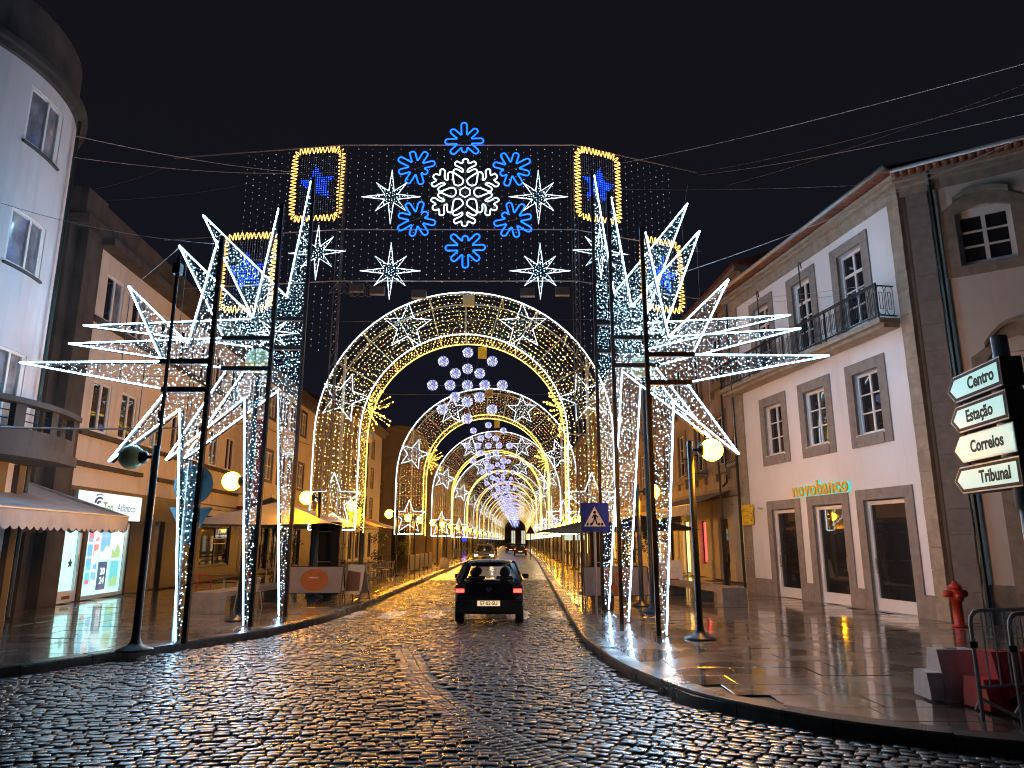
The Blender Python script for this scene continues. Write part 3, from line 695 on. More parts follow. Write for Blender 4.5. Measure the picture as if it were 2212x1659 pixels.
def poster(a0, a1, z0, z1, m, m2, label):
    t = thing('poster', Lf.p((a0+a1)/2, -.16, z0), label, 'poster', 'posters in the travel shop window')
    Lf.piece('sheet', m, t, a0, a1, -.2, -.185, z0, z1)
    b = MB(); w = a1-a0; h = z1-z0; rr = random.Random(label)
    b.prism([(a0+.02, z0+.02), (a1-.02, z0+.02), (a1-.02, z0+h*rr.uniform(.25, .5)), (a0+w*.6, z0+h*rr.uniform(.3, .6)), (a0+w*.3, z0+h*rr.uniform(.2, .4)), (a0+.02, z0+h*rr.uniform(.3, .5))], lambda a, z, q: Lf.p(a, q, z), -.184, -.178)
    b.build('picture', m2, t); return t
ks = 0
for j in range(4):
    for i in range(3):
        a = cols[i]; z1 = 2.22-j*.43; names = ['pale', 'red', 'white', 'teal']
        poster(a-.14, a+.14, z1-.36, z1, pal[ks], pal[(ks+3) % 12], f'small brochure poster, {cds[i]} column, {descs[j]} row of the travel shop window'); ks += 1
poster(2.72, 3.32, 1.28, 2.24, 'poster_a', 'poster_e', 'large blue travel poster left of the mountain poster in the shop window')
poster(3.46, 4.08, 1.32, 2.24, 'poster_e', 'poster_c', 'large pale poster with green hills in the shop window')
poster(3.5, 4.06, .42, 1.24, 'poster_f', 'poster_c', 'large green landscape poster low in the shop window')
t = poster(2.72, 3.28, .36, 1.24, 'poster_d', 'poster_d', 'navy blue poster with the year 2024 in the shop window')
text('lettering', '20', .30, 'poster_e', t, Lf.p(3.0, -.172, .93), tuple(Lf.d), (0, 0, 1), .002, .004); text('lettering', '24', .30, 'poster_e', t, Lf.p(3.0, -.172, .64), tuple(Lf.d), (0, 0, 1), .002, .004)
# lightbox
lb = thing('shop_lightbox', Lf.p(2.4, .0, 2.55), 'white lit shop sign reading Atlântico with blue striped globe', 'sign')
Lf.piece('lit_face', 'box_lit', lb, .40, 4.45, .14, .18, 2.56, 3.36); Lf.piece('case', 'metal', lb, .38, 4.47, .01, .138, 2.54, 3.38)
text('lettering', 'Atlântico', .36, 'blue_print', lb, Lf.p(3.38, .187, 2.95), tuple(Lf.d), (0, 0, 1), .002, 0, xs=.95)
text('lettering', 'Top', .40, 'green_print', lb, Lf.p(2.15, .187, 2.93), tuple(Lf.d), (0, 0, 1), .002, .006)
b = MB()
for r0, r1_, t0, t1 in ((.33, .28, 60, 125), (.24, .16, 50, 170), (.12, .04, 40, 180)):
    n = 10; o = [(1.55+r0*1.3*math.cos(math.radians(t0+(t1-t0)*i/n)), 3.0+r0*math.sin(math.radians(t0+(t1-t0)*i/n))) for i in range(n+1)]
    q = [(1.58+r1_*1.3*math.cos(math.radians(t0+(t1-t0)*i/n)), 3.0+(r1_+.015)*math.sin(math.radians(t0+(t1-t0)*i/n))) for i in range(n+1)]
    for i in range(n): b.add([Lf.p(a, .187, z) for a, z in (o[i], o[i+1], q[i+1], q[i])], [(0, 1, 2, 3)])
b.build('logo', 'blue_print', lb)
# other doors and the cafe window
s = MB(); Lf.box(s, 6.2, 6.75, -.16, -.1, .15, 2.45); s.build('door', 'moss', left); s = MB(); Lf.box(s, 6.75, 7.05, -.2, -.12, .15, 2.6); s.build('door_panel', 'shop_stone', left)
window(Lf, left, 9.62, 10.48, .15, 2.58, 1, 1, 'white_paint', 'glass', -.1, .12, bottom=.25, name='door')
cw = window(Lf, left, 10.92, 14.78, .77, 2.58, 2, 1, 'shop_stone', 'glass', -.1, .08, name='cafe_window')
s = MB(); Lf.box(s, 12.2, 14.2, -.05, -.04, 1.75, 1.78); Lf.box(s, 12.2, 14.2, -.05, -.04, 1.98, 2.01); Lf.box(s, 12.2, 12.23, -.05, -.04, 1.78, 1.98); Lf.box(s, 14.17, 14.2, -.05, -.04, 1.78, 1.98); s.build('sticker', 'cream_print', cw)
s = MB(); Lf.box(s, 9.3, 15.6, 0, .5, 2.95, 3.2); Lf.box(s, 9.3, 15.6, 0, .3, 3.25, 3.4); s.solo('rolled_awning', 'canvas', 'rolled up awning in its case above the cafe window', 'awning')
# red vertical blade sign
cs = thing('blade_sign', Lf.p(15.4, .1, 4.0), 'tall dark red blade sign reading CAFETARIA above the cafe', 'sign')
Lf.piece('board', 'red_sign', cs, 15.35, 15.55, .35, 1.15, 3.65, 8.0)
for i, ch in enumerate('CAFETARIA'): text('letter', ch, .46, 'cream_print', cs, Lf.p(15.33, .75, 7.6-i*.44), tuple(Lf.n), (0, 0, 1), .003, .004)
Lf.piece('lower_board', 'red_sign', cs, 15.35, 15.6, .0, 1.2, 2.95, 3.6)
text('letter', '10', .42, 'cream_print', cs, Lf.p(15.33, .9, 3.25), tuple(Lf.n), (0, 0, 1), .003)
b = MB(); b.bar(Lf.p(15.45, 0, 7.7), Lf.p(15.45, .4, 7.7), .05); b.bar(Lf.p(15.45, 0, 4.2), Lf.p(15.45, .4, 4.2), .05); b.build('bracket', 'iron', cs)
b = MB(); c = Lf.p(15.45, .75, 8.75); b.lathe([(.02, -.09), (.5, -.09), (.5, .09), (.02, .09)], c, 20, axis='y'); b.build('round_board', 'white_plastic', cs)
text('letter', 'R', .55, 'sign_black', cs, Lf.p(15.34, .75, 8.75), tuple(Lf.n), (0, 0, 1), .003, .01)

# ---------------------------------------------------------------- further houses of the left row
def plain_house(name, F, length, z1, deep, wm, label, rows, step, ww, trim='dark_concrete', cornice=.35, ground='shop_stone', panes=('glass', 'glass', 'curtain'), lit=(), cols=2, prow=2, sur=.16, first=.9, gh=3.3, shopm=None):
    h = thing(name, F.p(0, 0, .13), label, 'building')
    holes = []; n = int((length-first)/step)
    for (z0, zz) in rows: holes += [(first+i*step, first+i*step+ww, z0, zz) for i in range(n)]
    gd = [(first-.1+i*step*1.0, first+i*step+ww+.25, .3, 2.7) for i in range(n)]
    wall(F, h, wm, 0, length, gh, z1, holes, .15)
    wall(F, h, ground, 0, length, .13, gh, gd, .2, 'shop_front_wall')
    shell(F, h, wm, 0, length, .13, z1, deep)
    rr = random.Random(label)
    for i, q in enumerate(holes):
        if trim: surround(F, h, trim, *q, w=sur, q=.03)
        window(F, h, *q, cols, prow, 'white_paint', rr.choice(panes), -.1, .08, .05)
    for i, q in enumerate(gd): window(F, h, *q, 2, 1, 'iron', (lit[i % len(lit)] if lit else 'glass'), -.12, .08, .05, name='shop_window')
    s = MB(); F.box(s, -.1, length+.1, -.2, cornice, z1, z1+.3); F.box(s, -.05, length+.05, -.2, cornice*.5, z1-.35, z1); s.build('cornice', trim or 'granite', h)
    s = MB(); F.box(s, -.1, length+.1, -.02, .12, gh-.1, gh+.08); s.build('sill_band', trim or 'granite', h)
    p = F.p; s = MB(); s.hexa([p(-.2, cornice+.1, z1+.3), p(-.2, -deep, z1+.3), p(length+.2, -deep, z1+.3), p(length+.2, cornice+.1, z1+.3), p(-.2, cornice+.1, z1+.36), p(-.2, -deep*.5, z1+1.8), p(length+.2, -deep*.5, z1+1.8), p(length+.2, cornice+.1, z1+.36)]); s.build('roof', 'roof', h)
    return h
F3 = Fac((-13.87, 36.85), (-.03, 1), 1)
plain_house('rendered_house', F3, 14.5, 11.2, 9, 'cream', 'rendered house with dark granite window frames behind the first arch', [(5.3, 6.9), (8.9, 10.4)], 2.35, 1.25, 'shop_stone')
F4 = Fac((-14.3, 62.5), (0.0, 1), 1)
plain_house('tall_house', F4, 15, 13.2, 9, 'plaster', 'white three storey house with granite framed windows beyond a side street', [(4.2, 6.0), (7.2, 9.0), (10.2, 12.0)], 2.9, 1.2, 'grey_granite', .7, 'plaster')
F5 = Fac((-19, 90), (1, 0), 1)
if F5.n.y > 0: F5.n = -F5.n
orn = thing('ornate_house', (-14, 90, .13), 'dark ornate house with curved gable facing the camera across the side street', 'building')
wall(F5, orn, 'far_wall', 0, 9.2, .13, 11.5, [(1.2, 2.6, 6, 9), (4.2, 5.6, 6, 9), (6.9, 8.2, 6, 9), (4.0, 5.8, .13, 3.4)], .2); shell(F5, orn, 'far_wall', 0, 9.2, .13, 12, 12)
for q in ((1.2, 2.6, 6, 9), (4.2, 5.6, 6, 9), (6.9, 8.2, 6, 9)): arch = surround(F5, orn, 'granite', *q, w=.25); window(F5, orn, *q, 2, 3, pm='curtain')
window(F5, orn, 4.0, 5.8, .13, 3.4, 2, 1, 'iron', name='door')
s = MB(); F5.box(s, -.2, 9.4, -.2, .5, 11.5, 12.0); F5.box(s, 0, 9.2, -.2, .2, 12, 12.8)
gp = [(1.0, 12.8)]+[(4.6+3.6*math.cos(PI-PI*i/10), 12.8+3.4*math.sin(PI*i/10)) for i in range(11)]
s.prism(gp[1:], lambda a, z, q: F5.p(a, q, z), -.5, .1); s.build('gable', 'far_wall', orn)
s = MB(); s.tube([F5.p(a, .15, z) for a, z in gp[1:]], .3, 6); s.build('gable_moulding', 'granite', orn)
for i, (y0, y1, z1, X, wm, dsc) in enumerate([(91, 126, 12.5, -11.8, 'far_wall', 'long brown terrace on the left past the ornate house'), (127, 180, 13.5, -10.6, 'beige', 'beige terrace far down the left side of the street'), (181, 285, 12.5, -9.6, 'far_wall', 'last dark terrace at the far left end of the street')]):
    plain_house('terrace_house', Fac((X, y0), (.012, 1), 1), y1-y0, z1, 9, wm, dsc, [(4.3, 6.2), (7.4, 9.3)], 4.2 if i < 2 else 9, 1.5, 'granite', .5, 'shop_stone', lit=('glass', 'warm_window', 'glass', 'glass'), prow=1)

# ---------------------------------------------------------------- right row beyond the bank
R2 = Fac((10.15, 28.2), (-.045, 1), -1)
if R2.n.x > 0: R2.n = -R2.n
old = thing('old_pink_house', R2.p(0, 0, .13), 'stained pinkish old house with awning shop next to the bank', 'building')
h = [(1.2+i*3.3, 2.5+i*3.3, z0, z1) for i in range(7) for z0, z1 in ((5.4, 7.7), (9.4, 11.6))]
g_ = [(2.2, 3.4, .6, 2.9), (5.0, 6.4, .13, 3.0), (8.2, 9.3, .75, 2.9), (11.2, 12.5, .13, 3.0), (14.4, 15.6, .6, 2.9), (17.5, 19, .13, 3.0)]
wall(R2, old, 'pink', 0, 23.5, 4.3, 12.6, h, .2); wall(R2, old, 'beige', 0, 23.5, .13, 4.3, g_, .25, 'shop_front_wall'); shell(R2, old, 'pink', 0, 23.5, .13, 12.8, 9)
for q in h:
    surround(R2, old, 'grey_granite', *q, w=.22, q=.06); window(R2, old, *q, 2, 3, 'white_paint', 'glass', -.12, .08, .05)
    s = MB(); R2.box(s, q[0]-.35, q[1]+.35, -.02, .22, q[2]-.42, q[2]-.26); R2.box(s, q[0]-.2, q[0], -.02, .14, q[2]-.75, q[2]-.42); R2.box(s, q[1], q[1]+.2, -.02, .14, q[2]-.75, q[2]-.42); s.build('window_ledge', 'grey_granite', old)
for i, q in enumerate(g_): window(R2, old, *q, 1, 1, 'iron', ('warm_window', 'glass', 'red_window', 'warm_window', 'glass', 'white_window')[i], -.2, .08, name='shop_window')
z = .13
for a in (.2, 3.9, 7.2, 10.0, 13.2, 16.2, 19.6, 22.8):
    z = .13; k = 0
    while z < 3.8:
        R2.piece('rusticated_stone', 'beige', old, a, a+.75, -.02, .14 if z < .9 else .09, z+.01, min(z+.42, 3.8)-.012); z += .42
s = MB(); R2.box(s, -.05, 23.5, -.05, .3, 3.85, 4.25); R2.box(s, -.05, 23.5, -.05, .55, 12.6, 13.0); R2.box(s, -.05, 23.5, -.05, .8, 13.0, 13.25); s.build('cornice', 'grey_granite', old)
s = MB(); p = R2.p; s.hexa([p(-.2, .9, 13.25), p(-.2, -8, 13.25), p(23.6, -8, 13.25), p(23.6, .9, 13.25), p(-.2, .9, 13.33), p(-.2, -4, 15), p(23.6, -4, 15), p(23.6, .9, 13.33)]); s.build('roof', 'tile', old)
s = MB(); s.tube([R2.p(4.4, .12, 12.6), R2.p(4.4, .12, 4.9), R2.p(4.2, .2, 4.5), R2.p(4.2, .4, 4.3)], .05, 5); s.build('downpipe', 'copper', old)
# iron balconies of the old house
for a0 in (1.0, 7.6, 14.2):
    s = MB(); R2.box(s, a0-.2, a0+1.7, 0, .7, 5.0, 5.15); bl = s.build('balcony', 'grey_granite', old)
    s = MB()
    for z in (5.2, 6.1): s.bar(R2.p(a0-.15, .68, z), R2.p(a0+1.65, .68, z), .04); s.bar(R2.p(a0-.15, 0, z), R2.p(a0-.15, .68, z), .04); s.bar(R2.p(a0+1.65, 0, z), R2.p(a0+1.65, .68, z), .04)
    s.build('railing', 'iron', bl)
    cm = MB(); cm.tube([(0, 0, 0), (0, .1, .15), (0, .12, .35), (0, .03, .6), (0, 0, .9)], .012, 4); cm = cm.mesh('baluster', 'iron')
    for i in range(10): place('baluster', cm, bl, R2.p(a0-.1+i*.19, .68, 5.2), math.atan2(R2.n.y, R2.n.x)-PI/2)
    for i in range(3): place('baluster', cm, bl, R2.p(a0-.15, .1+i*.2, 5.2), R2.ang+PI)
# shop awning
aw = thing('shop_awning', R2.p(8, 0, 3.2), 'open striped white awning over the shop of the old pink house', 'awning')
s = MB(); p = R2.p; s.hexa([p(3.6, .1, 4.15), p(3.6, 2.1, 3.45), p(11.8, 2.1, 3.45), p(11.8, .1, 4.15), p(3.6, .1, 4.18), p(3.6, 2.1, 3.48), p(11.8, 2.1, 3.48), p(11.8, .1, 4.18)]); s.build('sheet', 'banner', aw)
s = MB(); n = 48
for i in range(n):
    a0, a1 = 3.6+8.2*i/n, 3.6+8.2*(i+1)/n; q0, q1 = 2.11+.03*(i % 2), 2.11+.03*((i+1) % 2)
    s.add([p(a0, q0, 3.47), p(a1, q1, 3.47), p(a1, q1, 3.02), p(a0, q0, 3.02)], [(0, 1, 2, 3)])
s.build('valance', 'white_canvas', aw)
s = MB(); s.tube([p(3.5, 2.08, 3.48), p(11.9, 2.08, 3.48)], .04, 6); s.build('front_bar', 'metal', aw)
b = thing('lit_shop_sign', R2.p(14.5, .2, 3.0), 'yellow green lit shop sign beyond the white awning', 'sign'); R2.piece('lit_face', 'green_lit', b, 12.6, 15.6, 1.1, 1.2, 2.95, 3.75); R2.piece('case', 'iron', b, 12.55, 15.65, .1, 1.09, 2.92, 3.78)
R3 = Fac((9.0, 51.9), (-.03, 1), -1)
if R3.n.x > 0: R3.n = -R3.n
plain_house('arcaded_house', R3, 26, 15.5, 9, 'beige', 'tall beige house with close rows of narrow windows on the right', [(4.6, 6.6), (8.0, 10.2), (11.4, 13.6)], 2.1, 1.05, 'granite', .6, 'beige', lit=('glass', 'warm_window', 'glass'), sur=.2)
R4 = Fac((8.3, 78.5), (-.005, 1), -1)
if R4.n.x > 0: R4.n = -R4.n
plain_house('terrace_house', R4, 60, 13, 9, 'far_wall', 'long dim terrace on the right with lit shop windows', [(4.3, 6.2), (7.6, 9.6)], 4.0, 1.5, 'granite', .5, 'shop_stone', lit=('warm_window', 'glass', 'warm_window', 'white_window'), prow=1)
R5 = Fac((8.6, 139), (.002, 1), -1)
if R5.n.x > 0: R5.n = -R5.n
plain_house('terrace_house', R5, 145, 13, 9, 'beige', 'last pale terrace at the far right end of the street', [(4.3, 6.2), (7.6, 9.6)], 9.0, 2.2, 'granite', .5, 'shop_stone', lit=('warm_window', 'glass'), prow=1)
FE = Fac((-12, 305), (1, 0), 1)
if FE.n.y > 0: FE.n = -FE.n
end = thing('end_building', (2, 305, .0), 'dark ornate building closing the street under the last arch with lit windows', 'building')
hs = [(7.0, 8.9, .5, 6.2), (11.6, 13.5, .5, 6.2), (15.8, 17.7, .5, 6.2), (20, 21.9, .5, 6.2), (2.4, 4.3, .5, 6.2)]
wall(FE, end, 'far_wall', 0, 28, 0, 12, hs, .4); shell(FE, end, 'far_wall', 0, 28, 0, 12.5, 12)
for i, q in enumerate(hs): window(FE, end, *q, 2, 3, 'white_paint', 'white_window' if i in (1, 2) else 'glass', -.3, .2, .1)
s = MB(); FE.box(s, -.3, 28.3, -.3, .8, 12, 12.8); FE.box(s, 6, 22, -.3, .3, 12.8, 15); s.prism([(8, 15), (20, 15), (18, 17.5), (14, 19), (10, 17.5)], lambda a, z, q: FE.p(a, q, z), -.3, .3); s.build('parapet', 'far_wall', end)

# ---------------------------------------------------------------- round tower building, near left
tw = thing('round_tower', (-15.3, 15.3, .13), 'grey rounded corner building with curved balcony at the left edge', 'building')
TC = Vector((-15.3, 15.3, 0)); TR = 4.0
def tp(a, r, z): return (TC.x+r*math.cos(a), TC.y+r*math.sin(a), z)
def ring(b, a0, a1, r0, r1, z0, z1, n=24, mi=0):
    for i in range(n):
        t0, t1 = a0+(a1-a0)*i/n, a0+(a1-a0)*(i+1)/n
        b.hexa([tp(t0, r0, z0), tp(t0, r1, z0), tp(t1, r1, z0), tp(t1, r0, z0), tp(t0, r0, z1), tp(t0, r1, z1), tp(t1, r1, z1), tp(t1, r0, z1)], mi)
R_ = math.radians
wz = [(10.98, 12.42), (8.0, 9.32), (4.0, 6.12)]
WA0, WA1 = R_(-7), R_(11.5)
b = MB()
az = [R_(-100), R_(-46), R_(-28), WA0, WA1, R_(40), R_(120)]
zz = sorted([.13, 13.0]+[z for q in wz for z in q])
for i in range(len(az)-1):
    for j in range(len(zz)-1):
        if i == 3 and any(q[0] < (zz[j]+zz[j+1])/2 < q[1] for q in wz): continue
        n = max(2, int(abs(az[i+1]-az[i])/R_(4)))
        for k in range(n):
            t0, t1 = az[i]+(az[i+1]-az[i])*k/n, az[i]+(az[i+1]-az[i])*(k+1)/n
            b.add([tp(t0, TR, zz[j]), tp(t1, TR, zz[j]), tp(t1, TR, zz[j+1]), tp(t0, TR, zz[j+1])], [(0, 1, 2, 3)])
for z0, z1 in wz:
    for t in (WA0, WA1): b.add([tp(t, TR, z0), tp(t, TR-.25, z0), tp(t, TR-.25, z1), tp(t, TR, z1)], [(0, 1, 2, 3)])
    n = 6
    for k in range(n):
        t0, t1 = WA0+(WA1-WA0)*k/n, WA0+(WA1-WA0)*(k+1)/n
        for z in (z0, z1): b.add([tp(t0, TR, z), tp(t1, TR, z), tp(t1, TR-.25, z), tp(t0, TR-.25, z)], [(0, 1, 2, 3)])
b.build('wall', 'tower_plaster', tw)
for z0, z1 in wz:
    b = MB(); fw = R_(1.0)
    ring(b, WA0, WA1, TR-.12, TR-.02, z0, z0+.07, 8); ring(b, WA0, WA1, TR-.12, TR-.02, z1-.07, z1, 8)
    for t in (WA0, (WA0+WA1)/2-fw/2, WA1-fw*2.6): ring(b, t, t+fw*(2.6 if t > R_(5) else 1), TR-.12, TR-.02, z0+.07, z1-.07, 2)
    w = b.build('window', 'white_paint', tw)
    for t0, t1, m in ((WA0+fw, (WA0+WA1)/2-fw/2, 'curtain'), ((WA0+WA1)/2+fw/2, WA1-fw*2.6, 'curtain')):
        q = MB(); ring(q, t0, t1, TR-.09, TR-.07, z0+.07, z1-.07, 4); q.build('pane', m, w)
    q = MB(); ring(q, WA0-R_(.5), WA1+R_(.5), TR-.02, TR+.06, z0-.06, z0-.003, 8); q.build('sill', 'dark_concrete', w)
b = MB(); ring(b, R_(-100), R_(120), TR-.3, TR+.12, 12.8, 12.95, 48); ring(b, R_(-100), R_(120), TR-.3, TR+.24, 12.95, 13.1, 48); ring(b, R_(-100), R_(120), TR-.3, TR+.12, 13.1, 13.25, 48); b.build('cornice', 'dark_concrete', tw)
b = MB(); ring(b, R_(-100), R_(120), TR-.4, TR-.05, 13.25, 14.5, 48); b.build('parapet', 'dark_concrete', tw)
b = MB(); ring(b, R_(-60), R_(22), TR-.05, 5.1, 3.62, 3.85, 32); bl = b.build('balcony', 'dark_concrete', tw)
b = MB(); ring(b, R_(-60), R_(21.5), 4.85, 5.0, 3.85, 4.22, 32); ring(b, R_(-60), R_(22), 4.8, 5.1, 4.72, 4.84, 32)
for a in (-46, -33, -20, -7, 6, 20): ring(b, R_(a-1.6), R_(a+1.6), 4.85, 5.0, 4.22, 4.72, 2)
b.build('balustrade', 'dark_concrete', bl)
b = MB()
for z in (4.38, 4.55): b.tube([tp(R_(-60+i*82/24), 4.95, z) for i in range(25)], .012, 4)
b.build('railing', 'iron', bl)
b = MB(); b.tube([tp(R_(23), TR+.12, 12.8), tp(R_(23), TR+.12, .2)], .05, 6); b.build('downpipe', 'copper', tw)
b = MB()
for a in (-34, -22, -9, 4, 17): ring(b, R_(a-2.8), R_(a+2.8), TR-.05, TR+.12, .13, 3.6, 3)
b.build('ground_pilaster', 'shop_stone', tw)

# scalloped awning in front of the shops
t = thing('scalloped_awning', (-10.8, 15.5, 2.0), 'taupe awning with scalloped valance in front of the travel shop', 'awning')
A0, A1 = Vector((-9.2, 11.6, 2.52)), Vector((-9.95, 18.7, 2.50)); back = Vector((-3.0, .2, .95)); d = A1-A0
b = MB(); nn = 8
for i in range(nn):
    p0, p1 = A0+d*(i/nn), A0+d*((i+1)/nn)
    for k in range(4):
        s0, s1 = k/4, (k+1)/4; sag = lambda s, q: Vector((0, 0, -.06*math.sin(PI*s)-.03*math.sin(PI*s)*(q % 2)))
        b.add([tuple(p0+back*s0+sag(s0, i)), tuple(p1+back*s0+sag(s0, i+1)), tuple(p1+back*s1+sag(s1, i+1)), tuple(p0+back*s1+sag(s1, i))], [(0, 1, 2, 3)])
b.add([tuple(A1), tuple(A1+back), tuple(A1+Vector((back.x, back.y, 0)))], [(0, 1, 2)])
b.build('sheet', 'canvas', t)
b = MB(); ns = 46
def valance(b, P0, D, ns, drop, sc, m=4):
    for i in range(ns):
        for k in range(m):
            f0, f1 = (i+k/m)/ns, (i+(k+1)/m)/ns
            z0 = drop+sc*math.sin(PI*k/m); z1 = drop+sc*math.sin(PI*(k+1)/m)
            w = lambda f: Vector((.03*math.sin(f*23), .02*math.sin(f*31), 0))
            p0, p1 = P0+D*f0, P0+D*f1
            b.add([tuple(p0), tuple(p1), tuple(p1+w(f1)+Vector((0, 0, -z1))), tuple(p0+w(f0)+Vector((0, 0, -z0)))], [(0, 1, 2, 3)])
valance(b, A0, d, 26, .33, .075, 6); valance(b, A1, Vector((back.x, back.y, 0)), 11, .33, .075, 6)
b.build('valance', 'canvas', t)
b = MB(); b.tube([A0, A1], .025, 6); b.tube([A1, A1+back], .025, 6); b.tube([A0+back*.99, A1+back*.99], .03, 6); b.build('frame', 'metal', t)

# ================================================================ STREET LAMPS
def globe_mesh(m): return MB().ball((0, 0, 0), .215, 20, 12).mesh('globe', m, True)
gl_on, gl_off = globe_mesh('globe_lit'), globe_mesh('globe_off')
def pole_mb(h, r=.065):
    b = MB(); b.lathe([(.30, 0), (.28, .03), (.12, .09), (.075, .16), (r, .3), (r, h)], n=10); return b
def lamp(x, y, side, label, lit=True, tall=None, gz=3.1, h=3.35, group='side globe street lamps'):
    t = thing('street_lamp', (x, y, .13), label, 'street lamp', group)
    H = tall if tall else h
    pm = MB(); pm.lathe([(.30, .13), (.28, .16), (.12, .22), (.075, .3), (.065, .43), (.06, H+.13)], (x, y, 0), 10); pm.build('pole', 'dark_metal', t, True)
    b = MB(); a = Vector((x, y, gz+.13)); e = a+Vector((side*.16, 0, 0)); b.bar(a, e, .05); b.lathe([(.05, 0), (.11, .03*side), (.13, .16*side)], (e.x-side*.02, e.y, e.z), 10, axis='x'); b.build('bracket', 'iron', t, True)
    place('globe', gl_on if lit else gl_off, t, (x+side*.42, y, gz+.13))
    return t
lamp(-6.24, 12.38, -1, 'street lamp with unlit green globe by the left kerb, nearest', False, gz=3.2, h=3.4, group=None)
tl1 = lamp(-6.23, 16.91, -1, 'tall lamp post with orange side globe and unlit top globe beside the cafe bench', True, 6.0, 3.15, group=None)
lamp(3.48, 13.79, 1, 'street lamp with glowing orange globe nearest the bank doors', True, None, 3.5, 3.68, None)
def tall_lamp(x, y, z, label, m='globe_off2', r=.3, tr=None):
    t = tr or thing('tall_street_lamp', (x, y, .13), label, 'street lamp', 'tall lamp posts with unlit globes')
    if tr is None: b = MB(); b.lathe([(.28, .13), (.26, .17), (.1, .25), (.07, .4), (.055, z-.25)], (x, y, 0), 10); b.build('pole', 'dark_metal', t, True)
    b = MB(); b.ball((x, y, z), r, 20, 12); b.build('top_globe', m, t, True)
    b = MB(); b.lathe([(.06, -.38), (.12, -.3), (.15, -.24), (.05, -.22)], (x, y, z), 10); b.build('globe_holder', 'iron', t, True)
tall_lamp(-6.23, 16.91, 6.2, '', 'globe_off', .33, tl1)
tall_lamp(3.56, 18.72, 6.5, 'tall lamp post with unlit globe behind the right star sculpture', 'globe_off', .33)
tall_lamp(-6.3, 30.6, 6.3, 'tall lamp post with unlit white globe inside the left leg of the nearest arch')
tall_lamp(3.9, 36.5, 7.0, 'tall lamp post with unlit white globe at the right leg of the nearest arch')
b = MB(); b.tube([(-6.24, 12.45, .13), (-6.24, 12.45, 7.1)], .035, 6); b.box(-6.31, -6.17, 12.38, 12.52, 6.75, 6.95); b.solo('cable_mast', 'iron', 'thin dark mast with small box beside the unlit green lamp', 'mast')
ords = ['first', 'second', 'third', 'fourth', 'fifth', 'sixth', 'seventh', 'eighth', 'ninth', 'tenth', 'eleventh', 'twelfth', 'thirteenth', 'fourteenth', 'fifteenth', 'sixteenth', 'seventeenth', 'eighteenth', 'nineteenth', 'twentieth']
lp = lamp(-6.35, 23.6, -1, 'lit orange lamp inside the star at the foot of the nearest arch', gz=3.15)
lampsL = [29.6, 38.0, 44.5, 50, 57, 64, 72, 80, 89, 99, 110, 124, 140, 160, 185, 215, 250]
for i, y in enumerate(lampsL):
    copy_tree(lp, (-6.25+.012*(y-23), y, .13), 0, f'{ords[i]} orange lamp of the left row after the one inside the arch star')
rp = lamp(3.62, 20.6, 1, 'lit orange lamp behind the right sculpture, above the pedestrian crossing sign', gz=3.15)
for k in rp.children:
    pass
lampsR = [40, 46.5, 53, 60, 67, 75, 84, 94, 106, 120, 138, 160, 188, 220, 255]
for i, y in enumerate(lampsR):
    copy_tree(rp, (3.75+.012*(y-30), y, .13), 0, f'{ords[i]} orange lamp of the right row beyond the crossing sign')

# ================================================================ SIGNS
# pedestrian crossing
t = thing('crossing_sign', (1.9, 16.55, .13), 'blue pedestrian crossing sign with white triangle on a thin pole', 'road sign')
b = MB(); b.tube([(1.9, 16.6, .13), (1.9, 16.6, 2.78)], .03, 8); b.build('pole', 'metal', t)
cx, cz, yf = 1.9, 2.43, 16.54
def rrect(w, h, r, n=4):
    out = []
    for (sx, sz, a0) in ((1, 1, 0), (-1, 1, 90), (-1, -1, 180), (1, -1, 270)):
        for i in range(n+1):
            a = R_(a0+90*i/n); out.append((sx*(w/2-r)+r*math.cos(a), sz*(h/2-r)+r*math.sin(a)))
    return out
f = lambda a, z, q: (cx+a, q, cz+z)
b = MB(); b.prism(rrect(.64, .66, .05), f, yf, yf+.02); b.build('panel', 'sign_blue', t)
b = MB(); b.prism([(-.25, -.21), (.25, -.21), (0, .24)], f, yf-.004, yf-.001); b.build('triangle', 'sign_white', t)
b = MB(); yq = (yf-.008, yf-.005)
b.prism([(.035*math.cos(a)+.0, .105+.035*math.sin(a)) for a in [i*PI/5 for i in range(10)]], f, *yq)
for poly in ([(-.03, .06), (.035, .06), (.035, -.05), (-.025, -.05)], [(-.03, .055), (-.075, -.02), (-.055, -.03), (-.025, .02)], [(.03, .055), (.085, 0), (.07, -.015), (.03, .02)], [(-.025, -.05), (.005, -.05), (-.05, -.17), (-.085, -.17)], [(.005, -.05), (.035, -.05), (.065, -.17), (.03, -.17)]): b.prism(poly, f, *yq)
for x in (-.17, -.085, .09, .16): b.prism([(x-.03, -.19), (x+.02, -.19), (x+.03, -.13), (x-.01, -.13)], f, yq[0]-.001, yq[1]-.0005)
b.build('pictogram', 'sign_black', t)
